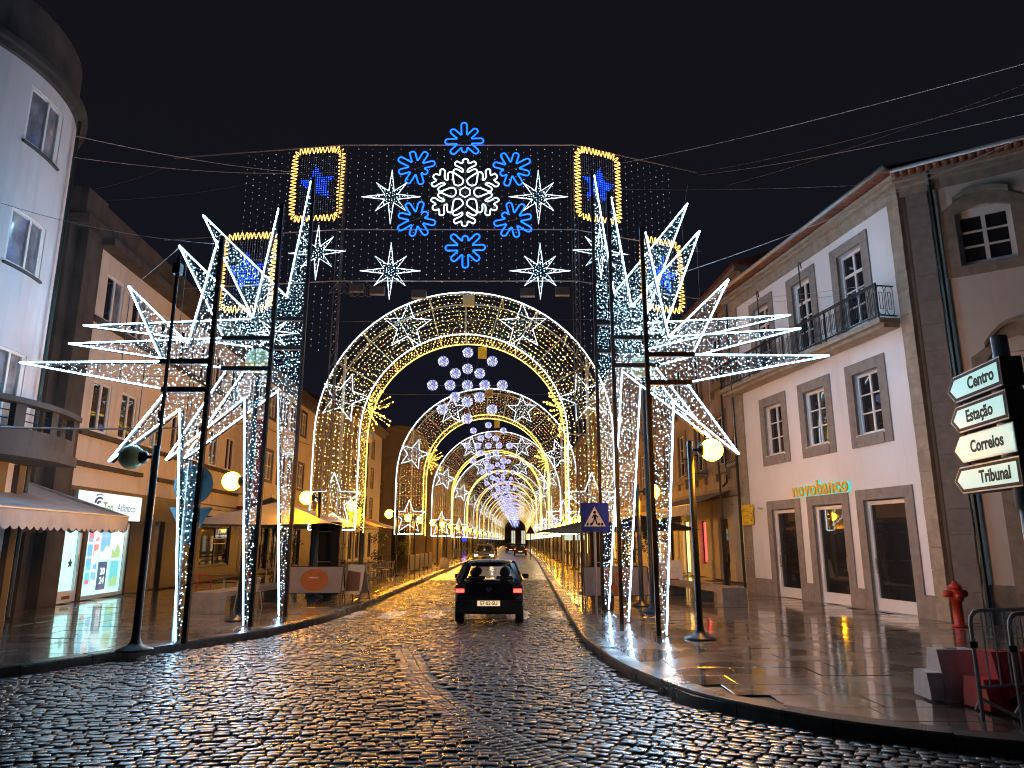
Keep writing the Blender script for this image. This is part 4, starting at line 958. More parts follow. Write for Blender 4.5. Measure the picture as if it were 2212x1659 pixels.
# back of round and triangular signs, left kerb
t = thing('road_sign_back', (-5.62, 12.9, .13), 'backs of a round and a triangular road sign beside the left star', 'road sign')
b = MB(); b.tube([(-6.02, 13.25, .13), (-6.02, 13.25, 3.35)], .035, 8); b.build('pole', 'metal', t)
c = (-5.95, 13.32, 2.92)
b = MB(); b.lathe([(.01, -.012), (.36, -.012), (.37, .0), (.36, .012), (.01, .012)], c, 28, axis='y'); b.build('round_panel', 'sign_back', t)
b = MB(); b.prism([(-.40, .0), (.40, .0), (0, -.68)], lambda a, z, q: (-5.95+a, q, 2.5+z), 13.31, 13.33); b.build('triangular_panel', 'sign_back', t)
b = MB(); b.box(-6.1, -5.8, 13.27, 13.3, 2.98, 3.02); b.box(-6.1, -5.8, 13.27, 13.3, 2.8, 2.84); b.box(-6.1, -5.8, 13.27, 13.3, 2.3, 2.34); b.build('clamp', 'metal', t)
# green board back behind the arch leg
t = thing('board_back', (-7.1, 32, .13), 'pale green back of a street board behind the arch leg', 'road sign')
p0 = atY(765, 1118, 31); b = MB(); b.prism(rrect(.62, .95, .05), lambda a, z, q: (p0.x+a, q, p0.z+z), 31, 31.03); b.build('panel', 'green_back', t)
b = MB(); b.tube([(p0.x, 31.08, .13), (p0.x, 31.08, p0.z+.5)], .035, 8); b.build('pole', 'metal', t)
# small far signs
t = thing('lit_panel_sign', (4.7, 50, .13), 'post with four small white lit panels on the far right pavement', 'sign')
c = atY(1241, 1155, 50)
b = MB(); b.tube([(c.x, 50.06, .13), (c.x, 50.06, c.z+.35)], .04, 6); b.build('post', 'iron', t)
for dx in (-.37, .37):
    for dz in (-.2, .2): b = MB(); b.prism([(dx+x, dz+z) for x, z in rrect(.66, .34, .06)], lambda a, z, q: (c.x+a, q, c.z+z), 49.95, 50.02); b.build('lit_panel', 'sign_lit', t)
c2 = atY(1146, 1145, 70); t = thing('warning_sign', (c2.x, 70, .13), 'small dark triangular sign on a post far up the right kerb', 'road sign')
b = MB(); b.tube([(c2.x, 70.05, .13), (c2.x, 70.05, c2.z)], .04, 6); b.build('pole', 'iron', t); b = MB(); b.prism([(-.45, -.35), (.45, -.35), (0, .45)], lambda a, z, q: (c2.x+a, q, c2.z+z), 69.97, 70.02); b.build('panel', 'sign_black', t)
c3 = atY(998, 1163, 150); b = MB(); b.box(c3.x-.9, c3.x+.9, 150, 150.2, c3.z-.6, c3.z+.6); b.bar((-11.2, 150.1, c3.z), (c3.x, 150.1, c3.z), .08); b.solo('blue_lit_panel', 'blue_screen', 'small blue lit wall sign far down the left terrace', 'sign')
# lit direction signs on a post
dirs = thing('direction_post', (5.02, 6.95, .13), 'steel post carrying lit direction signs at the right edge', 'sign post')
b = MB(); b.tube([(5.0, 7.0, .13), (5.0, 7.0, 2.2)], .05, 12); b.tube([(5.0, 7.0, 2.2), (5.0, 7.0, 3.95)], .075, 12); b.build('post', 'metal', dirs, True)
for z in (3.36, 3.04, 2.74):
    b = MB(); b.lathe([(.075, -.05), (.13, -.03), (.13, .03), (.075, .05)], (5.0, 7.0, z), 12); b.build('collar', 'metal', dirs, True)
sd = Vector((.13, 1, 0)).normalized(); sn = Vector((-sd.y, sd.x, 0))
for word, z, right, tip, bord, al in (('Centro', 3.53, (2165, 813), 1.12, True, 'RIGHT'), ('Estação', 3.20, (2178, 880), 1.16, True, 'CENTER'), ('Correios', 2.88, (2195, 945), 1.22, False, 'CENTER'), ('Tribunal', 2.55, (2207, 1020), 1.32, True, 'RIGHT')):
    base = atY(*right, 6.75); base = Vector((base.x, base.y, z))
    t = thing('direction_sign', tuple(base), f'lit white arrow sign reading {word} on the right post', 'sign', 'lit direction signs on one post')
    L = tip; h = .145
    F = lambda a, zz, q: tuple(base+sd*a+sn*q+Vector((0, 0, zz)))
    arrow = lambda e: [(-.0+e, -h+e), (L-.16, -h+e), (L-e*1.3, 0), (L-.16, h-e), (0+e, h-e)]
    b = MB(); b.prism(arrow(0), F, -.2, -.002); b.build('case', 'sign_side', t)
    b = MB(); b.prism(arrow(0), F, -.001, .006); b.build('rim', 'sign_white', t)
    if bord: b = MB(); b.prism(arrow(.014), F, .0075, .0095); b.build('black_border', 'sign_black', t)
    e = .046 if bord else .016
    b = MB(); b.prism([(e, -h+e), (L-.17-.03*bord, -h+e), (L-.04-.045*bord, 0), (L-.17-.03*bord, h-e), (e, h-e)], F, .0105, .0125); b.build('lit_face', 'sign_lit', t)
    cxx = {'Centro': .38, 'Estação': .52, 'Correios': .52, 'Tribunal': .45}[word]
    text('lettering', word,   .178, 'sign_black', t, F(cxx, 0, .016), tuple(-sd), (0, 0, 1), .001, .006, xs=1.0)
for i, z in enumerate((3.53, 3.2, 2.88)):
    t = MB(); base = Vector((5.08, 6.7, z)); sx = Vector((1, .15, 0)).normalized(); sy = Vector((-.15, 1, 0)).normalized()
    t.prism([(-.0, -.145), (1.1, -.145), (1.28, 0), (1.1, .145), (-.0, .145)], lambda a, zz, q: tuple(base+sx*a+sy*q+Vector((0, 0, zz))), -.1, .1)
    t.solo('cross_direction_sign', 'sign_side', f'{["topmost", "middle", "lowest"][i]} unlit olive sign box pointing away right on the post', 'sign', 'unlit sign boxes on the post')
# ================================================================ STAR SCULPTURES (half stars on dark posts)
SHAPE = dict(top=(.0, 7.85), A=(.40, 5.70), UL=(1.70, 6.91), B=(.86, 5.34), LT=(3.62, 5.32), Lb=(.82, 4.80), C=(.73, 4.74), LL=(1.67, 3.37), D=(.43, 4.40), bot=(.09, .16))
def fill(poly, sx, sz, jit=.3):
    xs = [p[0] for p in poly]; zs = [p[1] for p in poly]; out = []
    x = min(xs); k = 0
    while x < max(xs):
        z = min(zs)+(k % 2)*sz*.5
        while z < max(zs):
            q = (x+random.uniform(-jit, jit)*sx, z+random.uniform(-jit, jit)*sz)
            if inside(q, poly): out.append(q)
            z += sz
        x += sx; k += 1
    return out
def sculpture(px, Y, side, P, label):
    t = thing('star_sculpture', (px, Y, .13), label, 'light sculpture', 'half star light sculptures')
    W = lambda w, z, q=0.0: (px+side*w, Y+q, z)
    top = P['top'][1]
    b = MB(); b.bar(W(-.06, .13), W(-.06, top+.1), .085, .085); b.build('post', 'iron', t)
    b = MB(); b.bar(W(-.1, P['B'][1]), W(P['B'][0]+.05, P['B'][1]), .10); b.build('crossbar', 'iron', t)
    b = MB(); b.bar(W(-.1, P['Lb'][1]-.02), W(P['Lb'][0], P['Lb'][1]-.02), .10); b.build('crossbar', 'iron', t)
    lines = [[(.02, top-.02), P['A']], [P['A'], P['UL'], P['B']], [P['B'], P['LT'], P['Lb']], [P['C'], P['LL'], P['D']], [P['D'], P['bot']]]
    def rounded(L):
        if len(L) < 3: return L
        a, m, c = [Vector((*q, 0)) for q in L]; u = (a-m).normalized(); v = (c-m).normalized(); r = .05
        off = (u+v).normalized()*.03
        return [tuple(a)[:2], tuple(m+u*.16)[:2], tuple(m+u*.05-off*.6)[:2], tuple(m+v*.05-off*.6)[:2], tuple(m+v*.16)[:2], tuple(c)[:2]]
    fr = MB()
    for L in lines:
        R = rounded(L)
        b = MB(); b.tube([W(*q, -.035) for q in R], .0115, 6); b.build('light_rope', 'rope', t, True)
        for q0, q1 in zip(R[:-1], R[1:]): fr.bar(W(*q0, .01), W(*q1, .01), .035)
        for q0, q1 in zip(R[:-1], R[1:]): fr.bar(W(*q0, .12), W(*q1, .12), .025)
    fr.build('frame', 'dark_metal', t)
    poly = [(0, P['bot'][1]), P['bot'], P['D'], P['LL'], P['C'], P['Lb'], P['LT'], P['B'], P['UL'], P['A'], (.02, top-.1), (0, top-.1)]
    pts = fill(poly, .062, .078, .45)
    b = MB(); b.octas([W(x, z, random.choice((-.01, .0, .08, .11))) for x, z in pts], .0098, 0, .5); b.build('bulbs', 'bulb', t, kind='stuff')
    b = MB()
    for z in np.arange(P['bot'][1]+.3, top-.4, .11):
        ins = [x for x in np.arange(0, P['LT'][0], .03) if inside((x, z), poly)]
        if len(ins) > 2:
            run = [ins[0]]
            for x0, x1 in zip(ins[:-1], ins[1:]):
                if x1-x0 > .05: b.bar(W(run[0], z), W(x0, z), .006); run = [x1]
            b.bar(W(run[0], z), W(ins[-1], z), .006)
    for x in np.arange(.3, P['LT'][0]-.3, .45):
        zs_ = [z for z in np.arange(P['LL'][1], P['UL'][1], .05) if inside((x, z), poly)]
        if zs_: b.bar(W(x, zs_[0]), W(x, zs_[-1]), .012)
    b.build('wire_net', 'net', t, kind='stuff')
    return t
def scaled(sw, su, top, over={}):
    P = {k: (w*sw, .0+z*su) for k, (w, z) in SHAPE.items()}; P['top'] = (0, top); P['bot'] = (.09, .16)
    P.update(over); return P
L1 = sculpture(-5.85, 13.2, -1, scaled(1, .985, 7.75), 'smallest left half star with white rope outline, nearest the camera')
L2 = sculpture(-5.58, 15.7, -1, scaled(1.25, 1.21, 9.7, {'A': (.42, 6.95), 'B': (1.05, 6.45), 'LL': (2.1, 3.62), 'D': (.45, 5.05), 'C': (.95, 5.65), 'Lb': (1.05, 5.75), 'UL': (2.32, 8.75), 'LT': (4.62, 6.32)}), 'middle left half star with white rope outline between two others')
L3 = sculpture(-5.5, 17.8, -1, scaled(1.5, 1.42, 11.55, {'A': (.45, 8.2), 'UL': (2.9, 10.55), 'LT': (5.75, 7.4), 'LL': (2.75, 3.9), 'D': (.5, 5.65)}), 'tallest left half star with white rope outline, farthest of three')
R1 = sculpture(2.85, 14.2, 1, scaled(1.03, 1.06, 8.4), 'smallest right half star with white rope outline beside the lit lamp')
R2s = sculpture(2.48, 16.4, 1, scaled(1.3, 1.25, 10.35, {'UL': (2.2, 9.45), 'LT': (4.5, 6.9), 'A': (.42, 7.45)}), 'middle right half star with white rope outline between two others')
R3s = sculpture(2.42, 19.2, 1, scaled(1.5, 1.48, 12.5, {'UL': (2.75, 11.6), 'LT': (5.5, 8.15), 'A': (.5, 8.8)}), 'tallest right half star with white rope outline, farthest of three')

# ================================================================ ARCHES
ARO, ARI, AZS, AZB, AD = 5.75, 4.0, 5.9, 2.3, 1.5
def arc_path(R, n=28, zb=AZB):
    pts = [(-R, zb)]+[(-R, AZS)]
    for i in range(1, n): a = PI-PI*i/n; pts.append((R*math.cos(a), AZS+R*math.sin(a)))
    return pts+[(R, AZS), (R, zb)]
def along(path, step, o=0.0):
    out = []; d = o
    for (x0, z0), (x1, z1) in zip(path[:-1], path[1:]):
        L = math.hypot(x1-x0, z1-z0)
        while d < L: out.append((x0+(x1-x0)*d/L, z0+(z1-z0)*d/L)); d += step
        d -= L
    return out
def star5(r, rot=0, inner=.42): return [(r*(1 if i % 2 == 0 else inner)*math.cos(rot+PI/2+i*PI/5), r*(1 if i % 2 == 0 else inner)*math.sin(rot+PI/2+i*PI/5)) for i in range(10)]
def make_arch(lod, label):
    t = thing('light_arch', (0, 0, 0), label, 'light arch', 'light arches over the street')
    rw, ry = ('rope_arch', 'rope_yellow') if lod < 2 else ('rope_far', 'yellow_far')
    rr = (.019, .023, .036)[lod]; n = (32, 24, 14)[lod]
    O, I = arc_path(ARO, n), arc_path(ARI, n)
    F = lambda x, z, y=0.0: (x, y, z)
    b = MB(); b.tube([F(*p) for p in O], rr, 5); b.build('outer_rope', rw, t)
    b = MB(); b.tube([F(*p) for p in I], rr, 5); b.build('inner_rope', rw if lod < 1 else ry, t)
    b = MB(); b.tube([F(*p, AD) for p in arc_path(ARI, n, AZB-.1)], rr*1.1, 5); b.build('rear_inner_rope', ry, t)
    for sx in (-1, 1): b = MB(); b.tube([F(sx*ARO, AZB), F(sx*ARI, AZB)], rr, 5); b.build('foot_rope', rw, t)
    # frame
    b = MB()
    for P in (O, I, arc_path(ARO, n)):
        y = AD if P is not O and P is not I else .03
        for p, q in zip(P[:-1], P[1:]): b.bar(F(*p, y), F(*q, y), .04)
    for i in range(13):
        a = PI*i/12; c, s_ = math.cos(a), math.sin(a)
        b.bar(F(ARI*c, AZS+ARI*s_, .02), F(ARO*c, AZS+ARO*s_, .02), .035); b.bar(F(ARI*c, AZS+ARI*s_, 0), F(ARI*c, AZS+ARI*s_, AD), .035); b.bar(F(ARO*c, AZS+ARO*s_, 0), F(ARO*c, AZS+ARO*s_, AD), .035)
    for sx in (-1, 1):
        for z in (AZB, 3.5, 4.7): b.bar(F(sx*ARI, z, .02), F(sx*ARO, z, .02), .035); b.bar(F(sx*ARI, z, 0), F(sx*ARI, z, AD), .035)
    b.build('frame', 'metal', t)
    for sx in (-1, 1):
        b = MB(); b.tube([F(sx*4.87, .13, .7), F(sx*4.87, 9.2, .7)], .06, 6); b.build('leg_pole', 'metal', t)
    # strings and bulbs
    b = MB(); w = MB(); br = (.017, .018, .026)[lod]; step = (.16, .17, .32)[lod]; ns = (10, 10, 8)[lod]
    for layer, y in ((0, 0.0), (1, AD)):
        for i in range(ns):
            R = ARI+(ARO-ARI)*(i+.5)/ns; P = arc_path(R, n)
            if lod < 2: w.tube([F(*p, y) for p in P], .006, 3)
            for k, (x, z) in enumerate(along(P, step*(1 if layer == 0 else 1.6), random.uniform(0, step))):
                h = random.random()
                mi = 0 if h < .70 else (1 if h < .84 else (2 if h < (.92 if lod else .86) else (3 if h < (.95 if lod else .87) else 1)))
                b.octas([F(x+random.uniform(-.03, .03), z+random.uniform(-.04, .04), y)], br, mi)
    for i in range((5, 4, 2)[lod]):
        y = AD*(i+.5)/(5, 4, 2)[lod]
        for k, (x, z) in enumerate(along(arc_path(ARI, n), step*.9, random.uniform(0, step))): b.octas([F(x+random.uniform(-.02, .02), z, y)], br*1.05, 1)
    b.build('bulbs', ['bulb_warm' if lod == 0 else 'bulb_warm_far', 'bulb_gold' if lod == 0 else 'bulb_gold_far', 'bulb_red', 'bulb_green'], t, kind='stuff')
    if lod < 2: w.build('wire_net', 'net', t, kind='stuff')
    # stars
    for deg, rot in ((28, -.02), (-28, .02), (73, -.3), (-73, .3), (None, 0), (-1, 0)):
        if deg in (None, -1): sx = -1 if deg is None else 1; c = (sx*4.87, 3.35)
        else: a = PI/2+math.radians(deg); c = (4.87*math.cos(a), AZS+4.87*math.sin(a))
        S5 = [(c[0]+x, c[1]+z) for x, z in star5(.98 if deg not in (None, -1) else 1.08, rot)]
        m = MB(); m.tube([F(*p, -.06) for p in S5], rr*.85, 5, True); s = m.build('star', 'rope_star' if lod < 2 else 'rope_far', t)
        m = MB(); m.octas([F(x, z, -.05) for x, z in fill(S5, (.13, .16, .35)[lod], (.15, .18, .4)[lod])], br*.75); m.build('star_bulbs', 'bulb', s, kind='stuff')
    if lod < 2:
        b = MB(); b.box(-.1, .35, -.12, .02, 11.05, 11.5); b.build('junction_box', 'glow_yellow', t)
        b = MB(); b.box(.45, .8, AD-.1, AD+.1, 9.3, 9.75); b.build('control_box', 'bulb_gold' if False else 'yellow_sign', t)
        b = MB()
        for p in ((-.6, 11.7), (.4, 11.72)): b.bar(F(p[0], 11.66, .3), F(p[0]+.5, 11.66, .3), .05)
        b.bar(F(.02, 9.9, -.03), F(.02, 11.65, -.03), .06); b.build('crown_strut', 'metal', t)
    return t
def axis_x(y): return -1.86+.0125*(y-27)
protos = [make_arch(0, 'nearest large light arch with yellow inner edge and white stars'), None, None]
protos[0].location = (axis_x(27), 27, 0)
a1 = make_arch(1, 'second light arch down the street, framed by the nearest one'); a1.location = (axis_x(45.4), 45.4, 0)
a2 = make_arch(2, 'fifth light arch down the street')
ARY = [27+18.5*i for i in range(14)]
for i, y in enumerate(ARY):
    if i < 2: continue
    src = a1 if i < 4 else a2
    lab = f'{ords[i]} light arch down the street, counted from the nearest'
    if src is a2 and i == 4: a2.location = (axis_x(y), y, 0); a2['label'] = lab; continue
    copy_tree(src, (axis_x(y), y, 0), 0, lab)
# golden bursts on the inner edge
def burst(loc, sx, label):
    t = thing('gold_burst', loc, label, 'light ornament', 'gold bursts inside the arches')
    b = MB(); q = MB(); rr = random.Random(5 if sx > 0 else 6)
    for i in range(15):
        a = R_(rr.uniform(-85, 85)); e = R_(rr.uniform(-35, 35)); L = rr.uniform(.6, 1.15)
        d = Vector((sx*math.cos(a)*math.cos(e), math.sin(e), math.sin(a)*math.cos(e)))
        b.tube([Vector(loc), Vector(loc)+d*L], .01, 4)
        q.octas([tuple(Vector(loc)+d*(L*k/9)+Vector((rr.uniform(-.03, .03), 0, rr.uniform(-.03, .03)))) for k in range(1, 10)], .024)
        q.octas([tuple(Vector(loc)+d*L)], .035)
    b.build('rods', 'net', t); q.build('bulbs', 'bulb_gold', t, kind='stuff'); return t
for i, y in enumerate(ARY[:2]):
    for sx in (-1, 1): burst((axis_x(y)+sx*(ARI-.1), y+.8, 7.0), -sx, f'gold spray of lights on the {"left" if sx < 0 else "right"} inner edge of the {("nearest", "second")[i]} arch')
# hanging snowflakes of glowing balls
OFFS = [(0, 0)]+[(s*r, 0) for r in (.7, 1.4) for s in (-1, 1)]+[(0, s*r) for r in (.68, 1.36) for s in (-1, 1)]+[(sx*a, sz*a) for a in (.49, .99) for sx in (-1, 1) for sz in (-1, 1)]
def ball_mesh(r, n, br):
    b = MB()
    for k in range(3):
        for j in range(3):
            a = PI*j/3; pts = []
            for i in range(12):
                t = 2*PI*i/12; v = [(math.cos(t), math.sin(t)*math.cos(a), math.sin(t)*math.sin(a)), (math.sin(t)*math.sin(a), math.cos(t), math.sin(t)*math.cos(a)), (math.sin(t)*math.cos(a), math.sin(t)*math.sin(a), math.cos(t))][k]
                pts.append((v[0]*r, v[1]*r, v[2]*r))
            b.tube(pts, .006, 3, True, 1)
    pts = []
    for i in range(n):
        z = 1-2*(i+.5)/n; a = i*2.39996; q = math.sqrt(1-z*z); pts.append((r*q*math.cos(a), r*q*math.sin(a), r*z))
    b.octas(pts, br)
    b.ball((0, 0, 0), r*.72, 10, 7, 2)
    return b.mesh('ball', ['bulb_lilac', 'wire', 'ball_core'])
bm_near, bm_far = ball_mesh(.2, 60, .024), ball_mesh(.2, 26, .032)
def flake(y, mesh, label):
    x = axis_x(y)+.06; z = 8.0
    t = thing('ball_snowflake', (x, y, z), label, 'light ornament', 'hanging snowflakes of glowing balls')
    b = MB()
    for dx, dz in ((1.4, 0), (0, 1.36), (.99, .99), (.99, -.99)): b.bar((x-dx, y, z-dz), (x+dx, y, z+dz), .012)
    b.build('rods', 'wire', t)
    b = MB(); b.bar((x-.1, y, z), (x-.4, y, z+3.2), .008); b.bar((x+.1, y, z), (x+.9, y, z+2.4), .008); b.build('hanging_wire', 'wire', t)
    for dx, dz in OFFS: place('ball', mesh, t, (x+dx, y, z+dz))
    return t
for i, y in enumerate(ARY[:8]): flake(y+.8, bm_near if i < 2 else bm_far, f'snowflake of glowing white balls hanging in the {("nearest",)[0] if i == 0 else ords[i]} arch')
fm = MB()
for dx, dz in OFFS: fm.octas([(dx, 0, dz)], .13, 0, .05)
fm = fm.mesh('ball_snowflake', 'bulb_lilac')
for i, y in enumerate(ARY[8:]):
    o = place('ball_snowflake', fm, None, (axis_x(y)+.06, y+.8, 8.0)); tag(o, f'tiny distant snowflake of glowing balls in the {ords[i+8]} arch', 'light ornament', 'hanging snowflakes of glowing balls')

# ================================================================ LED CURTAIN above the first arch
NY = 26.0
net = thing('light_net', (-2.1, NY, 17.6), 'wide net of tiny lights hung above the nearest arch', 'light net')
def netpanel(A, Bq, z0, z1, ztop_r=None, holes=()):
    A = Vector(A); Bq = Vector(Bq); L = (Bq-A).length; d = (Bq-A).normalized()
    b = MB(); w = MB(); n = int(L/.29)
    for i in range(n+1):
        f = i/n; x = A+(Bq-A)*f
        w.bar((x.x, x.y, z0), (x.x, x.y, z1), .004)
        z = z0+(.15 if i % 2 else 0)
        while z < z1: b.octas([(x.x+random.uniform(-.02, .02), x.y-.01, z+random.uniform(-.02, .02))], .017); z += .30
    return b, w
PL_, PR_ = (-6.8, NY), (2.5, NY); OL, OR = (-14.2, 27.0), (8.06, 28.2)
for nm, a, c, z0 in (('centre', PL_, PR_, 11.7), ('left', OL, PL_, 9.0), ('right', PR_, OR, 9.0)):
    aa = Vector(a); cc_ = Vector(c)
    if nm == 'left': aa = aa.lerp(cc_, .45)
    if nm == 'right': cc_ = aa.lerp(cc_, .75)
    b, w = netpanel((aa.x, aa.y, 0), (cc_.x, cc_.y, 0), z0, 17.45)
    b.build('bulbs', 'bulb_dim', net, kind='stuff'); w.build('net_wire', 'net', net, kind='stuff')
    b = MB()
    b.tube([(a[0], a[1], 17.6), (c[0], c[1], 17.6)], .03, 5); b.tube([(a[0], a[1], 13.9), (c[0], c[1], 13.9)], .02, 5); b.tube([(a[0], a[1], 11.75), (c[0], c[1], 11.75)], .02, 5)
    b.build('support_cable', 'metal', net)
for x, y, zt in ((-6.8, NY, 17.7), (2.5, NY, 17.7)):
    b = MB()
    for dx, dy in ((-.13, -.13), (.13, -.13), (0, .13)): b.bar((x+dx, y+dy+.2, .13), (x+dx, y+dy+.2, zt), .035)
    for i in range(40): z = .5+i*.43; b.bar((x-.13, y+.07, z), (x+.13, y+.07, z+.43), .016); b.bar((x+.13, y+.07, z), (x, y+.33, z+.43), .016)
    b.solo('lattice_mast', 'wire', f'thin lattice mast at the {"left" if x < 0 else "right"} fold of the light net', 'mast', base=(x, y, .13))
for i, (u, v) in enumerate(((770, 622), (815, 628), (905, 636), (1215, 630), (1360-220, 632))):
    p = atY(u, v, NY-.1); b = MB(); b.box(p.x-.28, p.x+.28, NY-.2, NY, p.z-.16, p.z+.16)
    if i < 2:
        for k in range(6): b.tube([(p.x-.3+.2*math.cos(a+k)-.1*k, NY-.22-.01*k, p.z-.05+.25*math.sin(a)) for a in np.linspace(0, 5.6, 10)], .012, 3)
    b.solo('control_box', 'wire', ['leftmost grey control box with coiled cable below the light net', 'grey control box with coiled cables beside the leftmost one', 'small grey box under the lower left star of the net', 'grey control box at the right end of the net cable', 'small grey box between the right net stars'][i], 'control box')
# neon snowflakes
def flake_outline(R, c):
    half = [(.07, .27), (.062, .38), (.2, .50), (.30, .57), (.33, .63), (.28, .69), (.19, .67), (.075, .60), (.068, .68), (.16, .75), (.265, .80), (.29, .87), (.24, .93), (.16, .89), (.085, .87), (.078, .95), (.03, 1.0)]
    pts = []
    for k in range(6):
        a = -k*PI/3; ca, sa = math.cos(a), math.sin(a)
        arm = [(-x, y) for x, y in half]+[(x, y) for x, y in half[::-1]]+[(.125, .216)]
        for x, y in arm: pts.append((R*(x*ca-y*sa), R*(x*sa+y*ca), 0))
    return [(c[0]+p.x, c[1], c[2]+p.y) for p in smooth_loop(pts, 3)]
cf = (-1.87, NY-.12, 15.45)
wf = thing('white_snowflake', cf, 'large white neon snowflake at the centre of the light net', 'snowflake light')
b = MB(); b.tube(flake_outline(1.45, cf), .025, 6, True); b.build('neon_outline', 'flake', wf, True)
b = MB(); b.tube([(cf[0]+.22*math.cos(PI/6+i*PI/3), cf[1], cf[2]+.22*math.sin(PI/6+i*PI/3)) for i in range(6)], .023, 6, True); b.build('neon_hexagon', 'flake', wf, True)
b = MB()
for i in range(6): a = PI/2+i*PI/3; b.bar(cf, (cf[0]+1.2*math.cos(a), cf[1]+.03, cf[2]+1.2*math.sin(a)), .015)
for z in (-.22, .22): b.bar((cf[0]-.7, cf[1]+.03, cf[2]+z), (cf[0]+.7, cf[1]+.03, cf[2]+z), .015)
b.build('frame', 'wire', wf)
where = ['at the top', 'at the upper right', 'at the lower right', 'at the bottom', 'at the lower left', 'at the upper left']
for k, (u, v) in enumerate(((1003, 305), (1105, 365), (1108, 475), (1005, 535), (900, 473), (900, 362))):
    c = atY(u, v, NY-.12); inward = math.atan2(cf[2]-c.z, cf[0]-c.x); pts = []
    for j in range(8):
        a = inward+j*PI/4; r = (.50, .76, .78, .74, .84, .74, .78, .76)[j]; hw = .115
        u_ = Vector((math.cos(a), math.sin(a))); n_ = Vector((-u_.y, u_.x))
        a2 = a+PI/8; pts += [u_*(.30)-n_*hw*.95, u_*(r-.1)-n_*hw]
        pts += [u_*(r-.1+.1*math.sin(q))-n_*(hw*math.cos(q)) for q in (PI*.25, PI*.5, PI*.75)]
        pts += [u_*(r-.1)+n_*hw, u_*(.30)+n_*hw*.95]
    t = thing('blue_snowflake', tuple(c), f'blue neon snowflake {where[k]} of the ring around the white one', 'snowflake light', 'blue neon snowflakes')
    b = MB(); b.tube([(c.x+p.x, c.y, c.z+p.y) for p in pts], .030, 6, True); b.build('neon_outline', 'neon_blue', t, True)
    b = MB(); b.bar(tuple(c), (cf[0], cf[1]+.03, cf[2]), .014); b.bar((c.x-.35, c.y+.03, c.z-.1), (c.x+.35, c.y+.03, c.z+.1), .012); b.build('frame', 'wire', t)
# eight pointed stars
def star8(c, R, rs, label, tilt=0.0, rope='rope_star', xdir=(1, 0)):
    t = thing('eight_point_star', tuple(c), label, 'star light', 'eight pointed star lights')
    P = []
    for i in range(16):
        a = PI/2+i*PI/8+tilt; r = (R if i % 4 == 0 else rs) if i % 2 == 0 else R*.235; P.append((r*math.cos(a), r*math.sin(a)))
    X = Vector((xdir[0], xdir[1], 0)).normalized()
    W = lambda x, z, q=0: (c[0]+X.x*x, c[1]+X.y*x+q, c[2]+z)
    b = MB(); b.tube([W(*p) for p in P], .0145, 5, True); b.build('light_rope', rope, t)
    b = MB(); b.octas([W(x, z, .02) for x, z in fill(P, .10, .11)], .0135, 0, .5); b.build('bulbs', 'bulb', t, kind='stuff')
for (u, v, lab) in ((845, 425, 'white eight pointed star left of the big snowflake'), (1163, 425, 'white eight pointed star right of the big snowflake'), (843, 585, 'lower white eight pointed star above the left of the arch'), (1167, 585, 'lower white eight pointed star above the right of the arch')):
    star8(atY(u, v, NY-.15), 1.17, .86, lab)
star8(atY(685, 545, NY+.05), 1.15, .88, 'white eight pointed star beside the left amber framed panel', 0, 'rope_star', (.99, -.1))
star8(atY(1297, 545, NY), 1.12, .86, 'white eight pointed star behind the tallest right half star', 0, 'rope_star', (.99, .2))
star8(atY(590, 720, 18.2), .62, .5, 'small white eight pointed star inside the left star sculptures'); star8(atY(1395, 715, 19.6), .68, .55, 'small white eight pointed star inside the right star sculptures')
# amber framed panels with blue stars
def panel(u, v, Yc, w, h, xd, label, rot):
    c = atY(u, v, Yc); X = Vector((xd[0], xd[1], 0)).normalized()
    t = thing('star_display', tuple(c), label, 'light panel', 'amber framed blue star panels')
    W = lambda x, z, q=0: (c.x+X.x*x, c.y+X.y*x+q, c.z+z)
    base = rrect(w, h, .3, 5); per = []
    cl = base+[base[0]]; d = 0; pts = []
    for (x0, z0), (x1, z1) in zip(cl[:-1], cl[1:]):
        L = math.hypot(x1-x0, z1-z0)
        if L < 1e-6: continue
        nx, nz = (z1-z0)/L, -(x1-x0)/L; k = max(2, int(L/.018))
        for i in range(k):
            f = i/k; s_ = d+L*f; a = .135*math.sin(s_*2*PI/.158)*(1+.12*math.sin(s_*5)); sk = .02*math.sin(s_*11)
            pts.append(W(x0+(x1-x0)*f+nx*a+nz*sk, z0+(z1-z0)*f+nz*a, -.03+.02*math.sin(s_*3)))
        d += L
    b = MB(); b.tube(pts, .016, 4, True); b.build('neon_border', 'squiggle', t)
    b = MB(); S5 = [(x, z) for x, z in star5(.86, rot, .48)]
    for i in range(-9, 10):
        for j in range(-9, 10):
            x, z = i*.095, j*.095
            if inside((x, z), S5): b.octas([W(x, z)], .026, 0, .2)
    b.build('blue_star', 'bulb_blue', t, kind='stuff')
    b = MB()
    for i in range(-8, 9):
        for j in range(-12, 13):
            x, z = i*.1, j*.1
            if not inside((x, z), S5) and abs(x) < w/2-.2 and abs(z) < h/2-.2: b.octas([W(x, z, .02)], .008, 0)
    b.build('dim_bulbs', 'bulb_dim', t, kind='stuff')
    b = MB()
    for i in range(-8, 9): b.bar(W(i*.1, -h/2+.1, .02), W(i*.1, h/2-.1, .02), .004)
    for z in (-h/2, -h/6, h/6, h/2): b.bar(W(-w/2, z, .03), W(w/2, z, .03), .02)
    for x in (-w/2, w/2): b.bar(W(x, -h/2, .03), W(x, h/2, .03), .02)
    b.build('frame', 'wire', t)
panel(685, 398, 26.25, 2.0, 3.0, (.99, -.13), 'upper left amber framed panel with blue star on the net', .12)
panel(1292, 402, 26.35, 1.84, 2.95, (.93, .36), 'upper right amber framed panel with blue star on the net', -.12)
